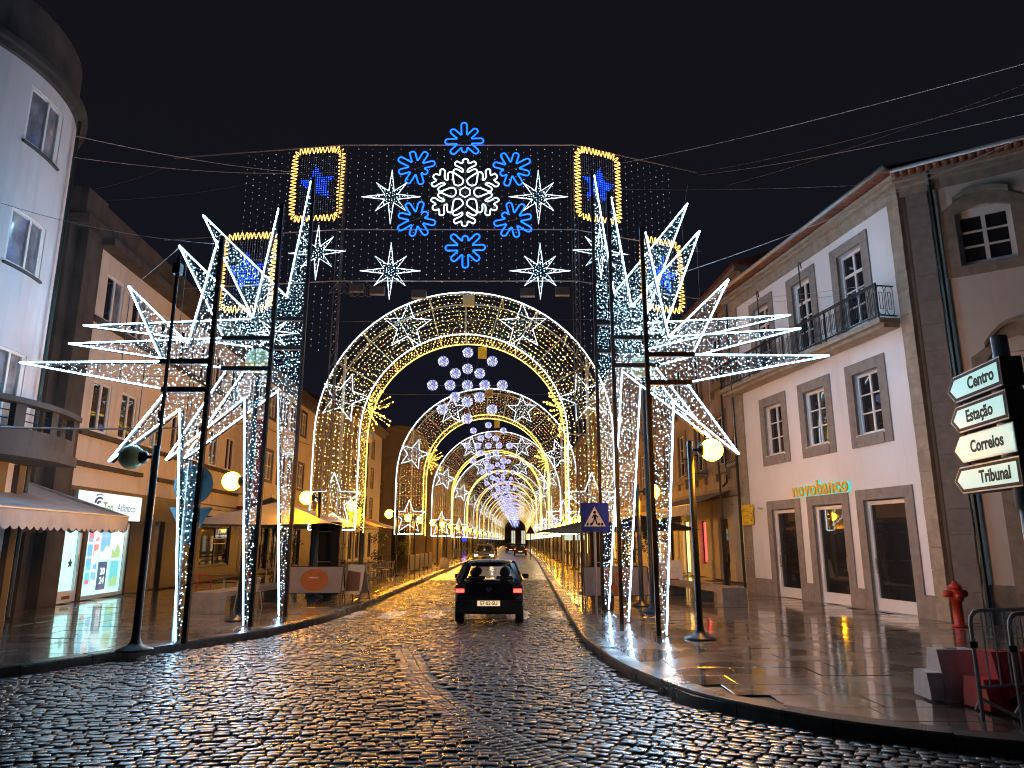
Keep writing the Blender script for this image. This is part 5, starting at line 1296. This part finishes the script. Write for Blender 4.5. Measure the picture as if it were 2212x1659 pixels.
panel(535, 588, 24.6, 1.95, 2.85, (.99, -.13), 'lower left amber framed panel behind the left half stars', .12)
panel(1430, 595, 26.6, 1.75, 2.85, (.93, .36), 'lower right amber framed panel behind the right half stars', -.12)

# ================================================================ OVERHEAD CABLES
def cab(a, b_, label, m='cable', r=.009, sag=.15):
    A, Bq = Vector(a), Vector(b_); n = 10
    q = MB(); q.tube([A.lerp(Bq, i/n)+Vector((0, 0, -sag*4*(i/n)*(1-i/n))) for i in range(n+1)], r, 4); q.solo('overhead_cable', m, label, 'cable')
cab(atY(160, 293, 16.6), atY(640, 372, 26.3), 'upper pale cable from the round tower to the light net'); cab(atY(160, 340, 16.6), atY(630, 374, 26.3), 'second pale cable from the round tower to the light net', r=.007)
cab(atY(205, 408, 22), atY(385, 347, 26.9), 'short dark cable from the dark parapet up to the net corner', 'wire'); cab(atY(225, 433, 22), atY(560, 392, 26.5), 'thin cable from the dark parapet to the amber panel', 'wire', .007)
cab(atY(0, 438, 14), atY(470, 527, 13.25), 'pale cable from the left edge to the nearest left star tip', r=.006); cab(atY(285, 620, 13.2), atY(390, 532, 15.7), 'guy wire joining the tips of two left half stars', r=.005, sag=.02)
cab(atY(2240, 130, 12), atY(1344, 352, 26), 'topmost pale cable rising to the upper right corner'); cab(atY(2240, 195, 12), atY(1508, 372, 28), 'second cable from the right net corner to the right edge', 'wire')
cab(atY(1566, 402, 26), atY(2240, 172, 13), 'bluish thin cable crossing the dark sky on the right', 'wire', .007); cab(atY(1508, 378, 28.2), atY(2240, 240, 13), 'pale cable from the net corner over the bank roof', r=.008)
cab(atY(1440, 600, 20), atY(2240, 284, 13), 'bright pale cable running above the bank gutter', r=.009); cab(atY(1500, 655, 22), atY(1760, 552, 20.6), 'thin cable meeting the bank eave', r=.007)
cab(atY(1520, 645, 24), atY(1921, 608, 17.4), 'upper phone cable along the bank windows', r=.006); cab(atY(1520, 655, 24), atY(1930, 620, 17.3), 'lower phone cable along the bank windows', r=.006)
cab(atY(-30, 922, 11.5), atY(540, 914, 23), 'thick black cable crossing in front of the cream building', 'black_cable', .02, .1); cab(atY(560, 916, 24), atY(690, 966, 40), 'black cable continuing along the rendered house', 'black_cable', .02, .1)
cab(atY(1480, 437, 19.1), atY(1485, 400, 19.1), 'short wire above the tallest right half star', r=.005, sag=0); cab(atY(1240, 405, 26), atY(1960, 395, 17), 'long thin cable between the net and the bank cornice', 'wire', .007)
cab(atY(740, 695, 26), atY(1280, 690, 26), 'horizontal wire just above the nearest arch crown', 'wire', .008, .02); cab(atY(745, 850, 30), atY(1240, 850, 30), 'horizontal wire through the nearest arch opening', 'wire', .008, .05)
# ================================================================ CARS
def make_car(name, label, paint, lit='tail', wscale=1.0, hs=1.0, L=3.75, plate=None):
    t = thing(name, (0, 0, 0), label, 'car')
    H = hs
    st = [(0.0, .70, .34, .84), (.05, .77, .27, .93), (.35, .80, .22, .97), (1.2, .81, .22, .96), (2.3, .81, .22, .93), (2.75, .80, .22, .90), (L-.3, .77, .24, .78), (L-.05, .70, .28, .68), (L, .60, .34, .60)]
    b = MB(); rings = []
    for y, w, zb, zt in st:
        w *= wscale; zt *= H
        half = [(0, zb), (w*.82, zb), (w*.97, zb+.10), (w, zb+(zt-zb)*.5), (w*.985, zt-.10), (w*.90, zt-.01), (w*.5, zt+.02), (0, zt+.025)]
        rings.append([(x, y, z) for x, z in half]+[(-x, y, z) for x, z in half[-2:0:-1]])
    n = len(rings[0]); vs = [p for r in rings for p in r]; fs = []
    for i in range(len(rings)-1):
        for j in range(n): fs.append((i*n+j, i*n+(j+1) % n, (i+1)*n+(j+1) % n, (i+1)*n+j))
    fs += [tuple(range(n-1, -1, -1)), tuple((len(rings)-1)*n+j for j in range(n))]
    b.add(vs, fs); b.build('body', paint, t, True)
    zr = 1.43*H; ws = wscale
    b = MB(); rs = []
    for y, w, z in ((.26, .50, zr-.08), (.45, .53, zr-.02), (1.1, .55, zr), (1.75, .54, zr-.02), (2.0, .52, zr-.07)):
        rs.append([(-w*ws, y, z-.05), (-w*ws*.93, y, z), (-w*ws*.5, y, z+.02), (0, y, z+.028), (w*ws*.5, y, z+.02), (w*ws*.93, y, z), (w*ws, y, z-.05), (0, y, z-.045)])
    vs = [p for r in rs for p in r]; fs = []
    for i in range(4):
        for j in range(8): fs.append((i*8+j, i*8+(j+1) % 8, (i+1)*8+(j+1) % 8, (i+1)*8+j))
    fs += [tuple(range(7, -1, -1)), tuple(32+j for j in range(8))]
    b.add(vs, fs); b.build('roof', paint, t, True)
    b = MB()
    for s in (-1, 1):
        b.bar((s*.69*ws, .10, .93*H), (s*.51*ws, .30, zr-.07), .13, .09); b.bar((s*.75*ws, .50, .95*H), (s*.54*ws, .62, zr-.06), .05, .16)
        b.bar((s*.76*ws, 1.35, .94*H), (s*.55*ws, 1.38, zr-.04), .05, .1); b.bar((s*.72*ws, 2.62, .9*H), (s*.53*ws, 1.95, zr-.07), .07, .06)
        b.bar((s*.72*ws, .12, .95*H), (s*.76*ws, 2.6, .91*H), .06, .05)
    b.build('pillars', paint, t)
    b = MB(); b.add([(-.63*ws, .085, .95*H), (.63*ws, .085, .95*H), (.47*ws, .275, zr-.1), (-.47*ws, .275, zr-.1)], [(0, 1, 2, 3)]); b.build('rear_window', 'clear', t)
    b = MB(); b.add([(-.68*ws, 2.62, .93*H), (.68*ws, 2.62, .93*H), (.5*ws, 2.0, zr-.09), (-.5*ws, 2.0, zr-.09)], [(0, 1, 2, 3)]); b.build('windscreen', 'clear', t)
    for s in (-1, 1):
        b = MB(); b.add([(s*.75*ws, .55, .96*H), (s*.75*ws, 2.5, .93*H), (s*.54*ws, 1.9, zr-.08), (s*.545*ws, .62, zr-.07)], [(0, 1, 2, 3)]); b.build('side_window', 'clear', t)
    b = MB(); b.box(-.76*ws, .76*ws, -.045, .12, .30, .56); b.box(-.72*ws, .72*ws, -.06, .0, .40, .48); b.build('bumper', 'trim', t)
    for s in (-1, 1):
        b = MB(); b.box(s*.56*ws, s*.765*ws, -.02, .16, .70*H, .90*H); l = b.build('tail_lamp_case', 'trim', t)
        b = MB(); b.box(s*.57*ws, s*.755*ws, -.035, -.022, .735*H, .815*H); b.build('tail_light', 'tail_dim' if lit == 'head_on' else lit, l)
        b = MB(); b.box(s*.45*ws, s*.68*ws, L-.12, L-.02, .55*H, .68*H); b.build('headlight', 'head' if lit == 'head_on' else 'chrome', t)
        b = MB(); b.box(s*.80*ws, s*.97*ws, 2.33, 2.43, .93*H, 1.05*H); b.build('mirror', 'trim', t)
    wm = MB(); wm.lathe([(.17, -.09), (.27, -.095), (.29, -.07), (.29, .07), (.27, .095), (.17, .09)], n=20, axis='x'); tm_ = wm.mesh('tyre', 'tyre', True)
    rm = MB(); rm.lathe([(.03, -.06), (.17, -.075), (.17, .075), (.03, .06)], n=12, axis='x'); rm = rm.mesh('rim', 'chrome')
    for y in (.66, L-.72):
        for s in (-1, 1):
            w = place('wheel', tm_, t, (s*.71*ws, y, .29)); place('rim', rm, w, (s*.71*ws, y, .29)); 
    for s in (-1, 1):
        for y in (1.75, .85):
            b = MB(); b.box(s*.36-.22, s*.36+.22, y-.06, y+.06, .5, 1.02*H); b.ball((s*.36, y, 1.14*H), .13, 10, 8, 0, (1, .5, .85)); b.build('seat', 'seat', t)
    b = MB(); b.box(-.02, .02, 1.96, 1.99, zr-.07, zr-.02); b.box(-.10, .10, 1.9, 1.93, zr-.16, zr-.08); b.build('inner_mirror', 'trim', t)
    b = MB(); b.tube([(0, .42, zr), (0, .30, zr+.14)], .006, 4); b.build('aerial', 'trim', t)
    b = MB(); b.box(-.26, .26, -.075, -.062, .44, .555); pl = b.build('number_plate', 'plate', t)
    if plate: text('lettering', plate, .115, 'sign_black', pl, (0, -.078, .497), (1, 0, 0), (0, 0, 1), .001, .002, xs=.95)
    return t
car = make_car('hatchback_car', 'black hatchback with lit tail lights driving away under the arches', 'paint', 'tail', plate='57·02·SU')
b = MB(); b.tube([(.055*math.cos(i*PI/8), -.006, .80+.055*math.sin(i*PI/8)) for i in range(16)], .006, 4, True)
b.bar((-.03, -.006, .845), (0, -.006, .80), .008); b.bar((.03, -.006, .845), (0, -.006, .80), .008); b.bar((-.045, -.006, .82), (-.015, -.006, .752), .008); b.bar((.045, -.006, .82), (.015, -.006, .752), .008); b.bar((-.015, -.006, .752), (0, -.006, .79), .008); b.bar((.015, -.006, .752), (0, -.006, .79), .008)
b.build('emblem', 'chrome', car)
b = MB(); b.bar((-.3, .02, .955), (.3, .0, .94), .02); b.build('wiper', 'trim', car)
car.location = (-.535, 17.0, 0)
sv = make_car('oncoming_car', 'silver oncoming car with bright headlights ahead of the black hatchback', 'silver', 'head_on', 1.12, 1.12, 4.1)
sv.location = (-2.35, 64.5, 0); sv.rotation_euler = (0, 0, PI)
b = MB(); b.box(-.2, .2, 3.9, 4.13, .48, .6); b.build('grille', 'trim', sv)
dk = make_car('parked_car', 'dark car with dim red tail light stopped far up the right lane', 'dark_paint', 'tail_dim', 1.08, 1.02, 4.0); dk.location = (1.1, 96, 0)
for loc, r, lab in (((-.2, 118, 0), 0, 'far small car with red lights in the middle of the street'), ((-3.1, 82, 0), PI, 'dark parked car just behind the silver oncoming car'), ((-3.0, 104, 0), PI, 'farthest dark car waiting on the left lane')):
    copy_tree(dk, loc, r, lab)
tag(dk, group='cars far down the street')
for o in C.objects:
    if o.parent is None and o.name.startswith('parked_car'): o['group'] = 'cars far down the street'

# ================================================================ PARASOLS, CAFE FURNITURE
def parasol(c, w, dpt, ze, za, m, label, lean=0, pole=True):
    t = thing('parasol', (c[0], c[1], .13), label, 'parasol', 'cafe parasols')
    b = MB(); x, y = c; K = [(x-w, y-dpt), (x+w, y-dpt), (x+w, y+dpt), (x-w, y+dpt)]
    for i in range(4):
        p, q = Vector((*K[i], ze)), Vector((*K[(i+1) % 4], ze)); a = Vector((x, y, za)); n = 6
        for j in range(n):
            for k in range(4):
                def P(s, f): v = p.lerp(q, s); v = v.lerp(a, f); v.z -= .10*math.sin(PI*f)*math.sin(PI*s)+.05*math.sin(PI*s)*(1-f); return tuple(v)
                b.add([P(j/n, k/4), P((j+1)/n, k/4), P((j+1)/n, (k+1)/4), P(j/n, (k+1)/4)], [(0, 1, 2, 3)])
    b.build('canopy', m, t)
    b = MB()
    for q in K: b.bar((x, y, za-.08), (q[0], q[1], ze-.03), .03)
    b.build('ribs', 'wood', t)
    if pole: b = MB(); b.tube([(x, y, .13), (x, y, za+.08)], .03, 8); b.box(x-.3, x+.3, y-.3, y+.3, .13, .2); b.build('pole', 'metal', t)
    return t
parasol((-8.15, 25.2), 2.35, 2.2, 2.45, 3.25, 'canvas', 'large taupe cafe parasol behind the left star posts')
parasol((-8.3, 31.2), 2.2, 2.2, 2.45, 3.25, 'cream_canvas', 'cream cafe parasol beyond the black wrapped column')
parasol((-9.3, 40), 2.6, 3, 2.6, 3.5, 'cream_canvas', 'orange lit parasol under the tall white house, farther along')
parasol((-9.6, 28.6), 1.8, 1.8, 2.6, 3.6, 'dark_canvas', 'dark charcoal parasol peeking between two taupe ones')
parasol((2.6, 25.6), 1.7, 1.2, 2.22, 2.6, 'dark_canvas', 'dark parasol at the right leg of the nearest arch')
parasol((6.0, 34), 2.2, 2.4, 2.4, 3.1, 'dark_canvas', 'wide dark parasol farther along the right pavement')
def chair_proto(m, name, label, cat='chair'):
    t = thing(name, (0, 0, 0), label, cat)
    b = MB(); b.box(-.22, .22, -.22, .22, .44, .465); b.build('seat', m, t)
    b = MB(); pts = [(.25*math.cos(a), .02+.25*math.sin(a), .80-.05*abs(math.cos(a))) for a in np.linspace(-.4, PI+.4, 9)]; b.tube(pts, .014, 5)
    for a in np.linspace(.5, PI-.5, 5): b.bar((.23*math.cos(a), .22*math.sin(a), .46), (.25*math.cos(a), .02+.25*math.sin(a), .79), .05, .012)
    b.build('backrest', m, t)
    for sx in (-1, 1):
        for sy in (-1, 1): b = MB(); b.tube([(sx*.21, sy*.2, .45), (sx*.25, sy*.25, 0)], .013, 5); b.build('leg', m, t)
        b = MB(); b.tube([(sx*.25, .0, .74), (sx*.26, -.2, .68), (sx*.22, -.21, .46)], .013, 5); b.build('armrest', m, t)
    return t
def table_proto(label):
    t = thing('cafe_table', (0, 0, 0), label, 'table')
    b = MB(); b.box(-.35, .35, -.35, .35, .71, .74); b.build('tabletop', 'wood', t)
    b = MB(); b.tube([(0, 0, .03), (0, 0, .71)], .03, 8); b.build('stem', 'metal', t)
    b = MB(); b.bar((-.28, -.28, .02), (.28, .28, .02), .05, .03); b.bar((-.28, .28, .02), (.28, -.28, .02), .05, .03); b.build('base', 'metal', t); return t
ch = chair_proto('chair', 'cafe_chair', 'pale metal cafe chair nearest the left star posts'); ch.location = (-7.0, 19.6, .13); ch.rotation_euler = (0, 0, -.6)
rc = chair_proto('chair_red', 'cafe_chair', 'red metal cafe chair by the stone bench'); rc.location = (-9.4, 22.4, .13); rc.rotation_euler = (0, 0, 2.0)
copy_tree(rc, (-8.35, 22.9, .13), -1.9, 'second red cafe chair across the small table from the first')
tb = table_proto('small brown cafe table between the red chairs'); tb.location = (-8.9, 22.7, .13)
rr = random.Random(4); k = 0
for i in range(6):
    y = 26.5+i*1.9; x = -6.9+.02*i
    o = copy_tree(tb, (x, y, .13), 0, f'{ords[i]} brown cafe table of the row beyond the folding board'); o['group'] = 'tables of the cafe row'
    for dx, dy, a in ((.75, 0, -PI/2+.2), (-.75, .1, PI/2), (.1, .72, 0.1)):
        o = copy_tree(ch, (x+dx+rr.uniform(-.08, .08), y+dy, .13), a+rr.uniform(-.3, .3), f'{("street side", "house side", "far side")[k % 3]} cafe chair at the {ords[i]} brown table'); o['group'] = 'chairs of the cafe row'; k += 1
# planters with shrubs
def leafy(name, c, r, h, pot, label, n=900, leaf=.05, cat='shrub'):
    t = thing(name, (c[0], c[1], .13), label, cat); rr = random.Random(label); b = MB()
    cl = [(rr.gauss(0, r*.42), rr.gauss(0, r*.42), pot+rr.uniform(.1, 1)*h, rr.uniform(.18, .36)*r*1.6) for _ in range(16)]
    for i in range(n):
        q = rr.choice(cl); v = Vector((rr.gauss(0, 1), rr.gauss(0, 1), rr.gauss(0, 1))).normalized()*q[3]*rr.uniform(.5, 1.05)
        p = Vector((c[0]+q[0], c[1]+q[1], .13+q[2]))+v; u = Vector((rr.gauss(0, 1), rr.gauss(0, 1), rr.gauss(0, .6))).normalized(); w = u.orthogonal().normalized()
        s = leaf*rr.uniform(.6, 1.4); b.tint = rr.random()
        b.add([tuple(p-u*s), tuple(p+w*s*.45), tuple(p+u*s), tuple(p-w*s*.45)], [(0, 1, 2, 3)])
    b.build('foliage', 'leaf', t, kind='stuff')
    b = MB(); b.tube([(c[0], c[1], .13+pot*.6), (c[0]+.03, c[1], .13+pot+h*.5)], .035, 6, r1=.015); b.build('trunk', 'bark', t)
    b = MB(); b.lathe([(.22, .13), (.3, .13+pot), (.26, .13+pot-.03), (.02, .13+pot-.05)], (c[0], c[1], 0), 10); b.build('pot', 'planter', t)
    return t
leafy('potted_shrub', (-8.6, 27.2), .6, 1.7, .5, 'dark bushy potted shrub under the taupe parasol'); leafy('potted_shrub', (-7.75, 31.6), .75, 1.5, .5, 'round potted shrub between the arch leg and the cafe chairs')
leafy('potted_shrub', (-7.9, 44), .8, 1.7, .5, 'potted bush farther along the left pavement'); leafy('potted_shrub', (5.9, 30.5), .55, 2.3, .5, 'tall potted conifer shrub beside the old house shop', 1300); leafy('potted_shrub', (-7.4, 50), .7, 1.4, .5, 'far potted bush before the windbreak panels')
leafy('potted_shrub', (4.4, 28), .5, 1.5, .5, 'small dark bush behind the right banner')
# black wrapped columns
for x, y, w, hgt, lab in ((-6.45, 25.2, .48, 2.4, 'black tarpaulin wrapped column behind the left banner'), (3.0, 24.6, .36, 2.4, 'black tarpaulin wrapped column behind the crossing sign')):
    b = MB(); prof = []
    n = 12
    rows = []
    for k in range(9):
        z = .13+hgt*k/8; rows.append([(x+(w*(1+.05*math.sin(3*k+i)))*math.copysign(min(1, abs(math.cos(2*PI*i/n))*1.25), math.cos(2*PI*i/n))*(1.12 if k == 0 else 1), y+w*.75*math.copysign(min(1, abs(math.sin(2*PI*i/n))*1.25), math.sin(2*PI*i/n)), z) for i in range(n)])
    vs = [p for r in rows for p in r]; fs = [(k*n+i, k*n+(i+1) % n, (k+1)*n+(i+1) % n, (k+1)*n+i) for k in range(8) for i in range(n)]+[tuple(8*n+i for i in range(n))]
    b.add(vs, fs); t = thing('wrapped_column', (x, y, .13), lab, 'wrapped column'); b.build('sheeting', 'tarp', t, True)
    b = MB()
    for z in (1.2, 2.2): b.tube([(x+w*1.08*math.cos(a), y+w*.86*math.sin(a), z) for a in np.linspace(0, 2*PI, 13)[:-1]], .012, 4, True)
    b.build('binding', 'cable', t)
# banners and folding boards
def banner(c, w, z0, z1, ang, label, emblem):
    t = thing('banner_fence', (c[0], c[1], .13), label, 'banner'); u = Vector((math.cos(ang), math.sin(ang), 0)); v = Vector((-u.y, u.x, 0)); o = Vector((c[0], c[1], 0))
    F = lambda a, z, q: tuple(o+u*a+v*q+Vector((0, 0, z)))
    b = MB(); b.prism([(a, (z0+z1)/2+z) for a, z in rrect(w, z1-z0, .06)], F, -.01, .01); b.build('cloth', 'banner', t)
    b = MB()
    for a in (-w/2, w/2):
        for s in (-1, 1): b.bar(F(a, z1, 0), F(a, .13, s*.35), .03)
        b.bar(F(a, .4, -.22), F(a, .4, .22), .02)
    b.bar(F(-w/2, z1+.01, 0), F(w/2, z1+.01, 0), .025); b.bar(F(-w/2, z0, .0), F(w/2, z0, .0), .02); b.build('stand', 'iron', t)
    b = MB()
    zc = (z0+z1)/2
    if emblem == 'disc':
        b.prism([(.43*math.cos(a), zc+.33*math.sin(a)) for a in np.linspace(0, 2*PI, 25)[:-1]], F, -.014, -.0115); b.build('disc', 'orange_print', t)
        b = MB()
        for i in range(7): b.prism([(-.15+i*.04, zc+.05), (-.125+i*.04, zc+.05), (-.125+i*.04, zc+.09), (-.15+i*.04, zc+.09)], F, -.018, -.015)
        b.build('print', 'cream_print', t)
    else:
        pts = []
        for i in range(33):
            q = 2*PI*i/32; pts.append((.40*math.sin(q)**3*1.05, zc+.03+.026*(13*math.cos(q)-5*math.cos(2*q)-2*math.cos(3*q)-math.cos(4*q))))
        b.prism(pts[:-1], F, -.014, -.0115); b.build('heart', 'orange_print', t)
        b = MB()
        for x0, h in ((-.26, .2), (-.08, .24), (.1, .22)):
            b.tube([F(x0+.02*math.sin(s*3)+.08*s, zc+h-.38*s*(1 if x0 > -.2 else .8), -.016) for s in np.linspace(0, 1, 7)]+[F(x0+.2, zc+.0, -.016), F(x0+.22, zc+h-.02, -.016)], .026, 4)
        b.build('print', 'banner', t)
    return t
banner((-6.0, 22.3), 1.75, .35, 1.12, .0, 'grey cafe banner with orange disc on the left pavement', 'disc')
banner((2.95, 20.9), 1.85, .38, 1.16, .05, 'grey cafe banner with brown heart emblem on the right pavement', 'heart')
def board(c, ang, label, m, m2, w=.3, h=1.05):
    t = thing('folding_board', (c[0], c[1], .13), label, 'folding sign'); u = Vector((math.cos(ang), math.sin(ang), 0)); v = Vector((-u.y, u.x, 0)); o = Vector((c[0], c[1], 0))
    for s, nm in ((-1, 'front_panel'), (1, 'rear_panel')):
        F = lambda a, z, q: tuple(o+u*a+v*(s*(.30*(1-(z-.13)/h))+q)+Vector((0, 0, z)))
        b = MB(); b.prism([(-w, .33), (w, .33), (w, .13+h), (-w, .13+h)], F, -.012, .012); pn = b.build(nm, m, t)
        b = MB(); b.bar(F(-w, .13, 0), F(-w, .4, 0), .03); b.bar(F(w, .13, 0), F(w, .4, 0), .03); b.build('foot', 'iron', pn)
        if s < 0: b = MB(); b.prism([(-w*.8, .4), (w*.8, .42), (w*.6, .62 if m2 == 'red_print' else .95), (-w*.9, .6 if m2 == 'red_print' else 1.0)], F, -.02, -.0125); b.build('print', m2, pn)
    return t
board((-4.78, 22.6), -.35, 'worn cream and orange folding board by the left kerb', 'cream_canvas', 'wood'); board((5.55, 25.6), .1, 'white folding board with red stripe near the stone bench', 'white_canvas', 'red_print', .38, 1.1)
b = MB(); b.box(4.55, 5.1, 25.4, 25.9, .13, .62); b.solo('planter_box', 'cream_canvas', 'low cream planter box left of the red striped board', 'planter')
b = MB(); b.lathe([(.28, .13), (.33, .35), (.24, .75), (.03, .78)], (-4.6, 49.5, 0), 10); b.solo('covered_bollard', 'white_canvas', 'pale wrapped bollard standing on the left kerb far ahead', 'bollard')
# windbreak panels along the far cafe terrace
for i in range(5):
    t = thing('windbreak_panel', (-5.8, 41+i*2.1, .13), f'{ords[i]} pale windbreak panel of the far left terrace', 'windbreak', 'windbreak panels on the left pavement')
    x, y = -5.75+.02*i, 41+i*2.1; b = MB(); b.box(x-.02, x+.02, y, y+1.9, .25, 1.1); b.build('panel', 'banner', t)
    b = MB(); b.bar((x, y, .13), (x, y, 1.15), .04); b.bar((x, y+1.9, .13), (x, y+1.9, 1.15), .04); b.build('frame', 'iron', t)
for i in range(5):
    t = thing('windbreak_panel', (4.6, 38+i*2.1, .13), f'{ords[i]} dark windbreak panel of the right terrace', 'windbreak', 'windbreak panels on the right pavement')
    x, y = 4.6, 38+i*2.1; b = MB(); b.box(x-.02, x+.02, y, y+1.9, .25, 1.1); b.build('panel', 'dark_canvas', t)
    b = MB(); b.bar((x, y, .13), (x, y, 1.15), .04); b.bar((x, y+1.9, .13), (x, y+1.9, 1.15), .04); b.build('frame', 'iron', t)
# stone benches
def bench(a, c, ht, label, w=.55):
    A, Cc = Vector((*a, 0)), Vector((*c, 0)); d = (Cc-A).normalized(); n = Vector((-d.y, d.x, 0)); L = (Cc-A).length
    t = thing('stone_bench', (a[0], a[1], .13), label, 'bench'); F = lambda s, q, z: tuple(A+d*s+n*q+Vector((0, 0, z)))
    def bx(s0, s1, z0, z1, nm): b = MB(); b.hexa([F(s0, 0, z0), F(s0, w, z0), F(s1, w, z0), F(s1, 0, z0), F(s0, 0, z1), F(s0, w, z1), F(s1, w, z1), F(s1, 0, z1)]); b.build(nm, 'bench', t)
    bx(0, L, ht-.13, ht, 'seat'); bx(.0, .35, .13, ht-.132, 'block'); bx(L*.48, L*.48+.14, .13, ht-.132, 'block'); bx(L-.14, L, .13, ht-.132, 'block')
bench((-8.25, 19.0), (-7.75, 23.2), .60, 'long low granite bench on the left pavement near the cafe', -.75)
bench((6.0, 21.0), (5.15, 25.0), .58, 'low granite bench on the right pavement behind the lit lamp', -.75)
# hydrant
t = thing('fire_hydrant', (9.45, 15.7, .13), 'red fire hydrant standing against the bank corner', 'fire hydrant')
x, y = 9.45, 15.7
b = MB(); b.lathe([(.16, .13), (.16, .16), (.10, .17), (.095, .62), (.13, .64), (.15, .70), (.15, .86), (.125, .89), (.14, .90), (.14, .93), (.115, .98), (.06, 1.0), (.055, 1.05), (.045, 1.06)], (x, y, 0), 14); b.build('body', 'red_iron', t, True)
for dx, dy in ((-.17, -.03), (.17, .03), (-.05, -.17)):
    b = MB(); ax = 'x' if abs(dx) > .1 else 'y'; b.lathe([(.03, -.09), (.075, -.085), (.08, .06), (.06, .085), (.03, .09)], (x+dx, y+dy, .80 if ax == 'x' else .74), 10, axis=ax); b.build('outlet_cap', 'red_iron', t, True)
# plastic road barriers
def barrier(base, ang, m, label, L=1.25, H=.58, hole=True):
    t = thing('plastic_barrier', base, label, 'road barrier', 'plastic road barriers'); o = Vector(base); u = Vector((math.cos(ang), math.sin(ang), 0)); v = Vector((-u.y, u.x, 0))
    F = lambda a, z, q: tuple(o+u*a+v*q+Vector((0, 0, z)))
    b = MB()
    def slab(a0, a1, prof):
        n = len(prof); b.add([F(a0, z, q) for q, z in prof]+[F(a1, z, q) for q, z in prof], [tuple(range(n)), tuple(range(2*n-1, n-1, -1))]+[(i, (i+1) % n, n+(i+1) % n, n+i) for i in range(n)])
    P = lambda k: [(-.22*k, .0), (.22*k, .0), (.21*k, .16), (.12*k, H-.06), (.10*k, H), (-.10*k, H), (-.12*k, H-.06), (-.21*k, .16)]
    slab(.16, L-.16, P(1)); Q = lambda k: [(-.2*k, .02), (.2*k, .02), (.19*k, .15), (.15*k, H*.55), (-.15*k, H*.55), (-.19*k, .15)]
    slab(0, .159, Q(.95)); slab(L-.159, L, Q(.95)); b.build('body', m, t)
    b = MB()
    for a in (.35, L-.35): b.lathe([(.0, 0), (.05, 0), (.05, .012), (.001, .012)], F(a, H-.008, 0), 10)
    b.build('cap', 'trim', t)
    if hole:
        b = MB(); b.lathe([(.01, -.01), (.05, -.01), (.05, .01), (.01, .01)], F(.26, .12, -.225), 12, axis='y'); b.build('drain_plug', 'trim', t)
        for a in (.22, .5, .8):
            b = MB(); b.hexa([F(a, .16, -.225), F(a, .16, -.19), F(a+.07, .16, -.19), F(a+.07, .16, -.225), F(a, H-.1, -.15), F(a, H-.1, -.1), F(a+.07, H-.1, -.1), F(a+.07, H-.1, -.15)]); b.build('rib', m, t)
    return t
barrier((4.72, 8.72, .13), -.05, 'white_plastic', 'white plastic road barrier behind the red one, partly covered', .75, .55, False)
barrier((4.98, 8.15, .13), .12, 'red_plastic', 'red plastic road barrier at the right edge behind the railing', 1.6, .6)
def crowd(base, ang, label):
    t = thing('crowd_barrier', base, label, 'crowd barrier', 'steel crowd barriers'); o = Vector(base); u = Vector((math.cos(ang), math.sin(ang), 0)); v = Vector((-u.y, u.x, 0))
    F = lambda a, z, q=0: tuple(o+u*a+v*q+Vector((0, 0, z)))
    b = MB(); L = 2.2; r = .12
    pts = [(0, .0), (0, 1.05-r)]+[(r-r*math.cos(q), 1.05-r+r*math.sin(q)) for q in (PI/6, PI/3, PI/2)]+[(L-r, 1.05)]+[(L-r+r*math.sin(q), 1.05-r+r*math.cos(q)) for q in (PI/6, PI/3, PI/2)]+[(L, 0)]
    b.tube([F(*p) for p in pts], .021, 8); b.build('hoop', 'metal', t, True)
    b = MB(); b.tube([F(0, .3), F(L, .3)], .016, 6); b.build('lower_rail', 'metal', t)
    for i in range(1, 14): b = MB(); b.tube([F(L*i/14, .3), F(L*i/14, 1.05)], .009, 5); b.build('upright', 'metal', t)
    b = MB(); b.tube([F(.0, .2), F(.25, .02, -.28)], .016, 6); b.tube([F(.0, .2), F(.25, .02, .28)], .016, 6); b.build('foot', 'metal', t)
    b = MB(); b.box(-.03, .03, -.03, .03, 0, .06); b.build
    b = MB(); c = Vector(F(0, .72)); b.box(c.x-.05, c.x+.03, c.y-.03, c.y+.03, c.z-.03, c.z+.03); b.build('hook', 'iron', t)
crowd((4.78, 7.75, .13), .32, 'rear steel crowd barrier hoop at the right edge'); crowd((4.98, 7.45, .13), .32, 'front steel crowd barrier hoop at the right edge, nearest the kerb')
# thin bare mast and rain gear on the right pavement
b = MB(); b.tube([(7.35, 25.2, .13), (7.35, 25.2, 4.6)], .035, 6); b.box(7.27, 7.43, 25.12, 25.2, .13, 1.2); b.solo('bare_mast', 'iron', 'thin dark mast standing before the awning shop', 'mast')
# ================================================================ lettering to real meshes
bpy.context.view_layer.update()
_dg = bpy.context.evaluated_depsgraph_get()
for o in [o for o in S.objects if o.type == 'FONT']:
    me = bpy.data.meshes.new_from_object(o.evaluated_get(_dg)); me.name = o.name
    q = bpy.data.objects.new('lettering', me); C.objects.link(q); q.parent = o.parent; q.matrix_local = o.matrix_local.copy()
    n = o.name.split('.')[0]; cu = o.data
    bpy.data.objects.remove(o); bpy.data.curves.remove(cu); q.name = n
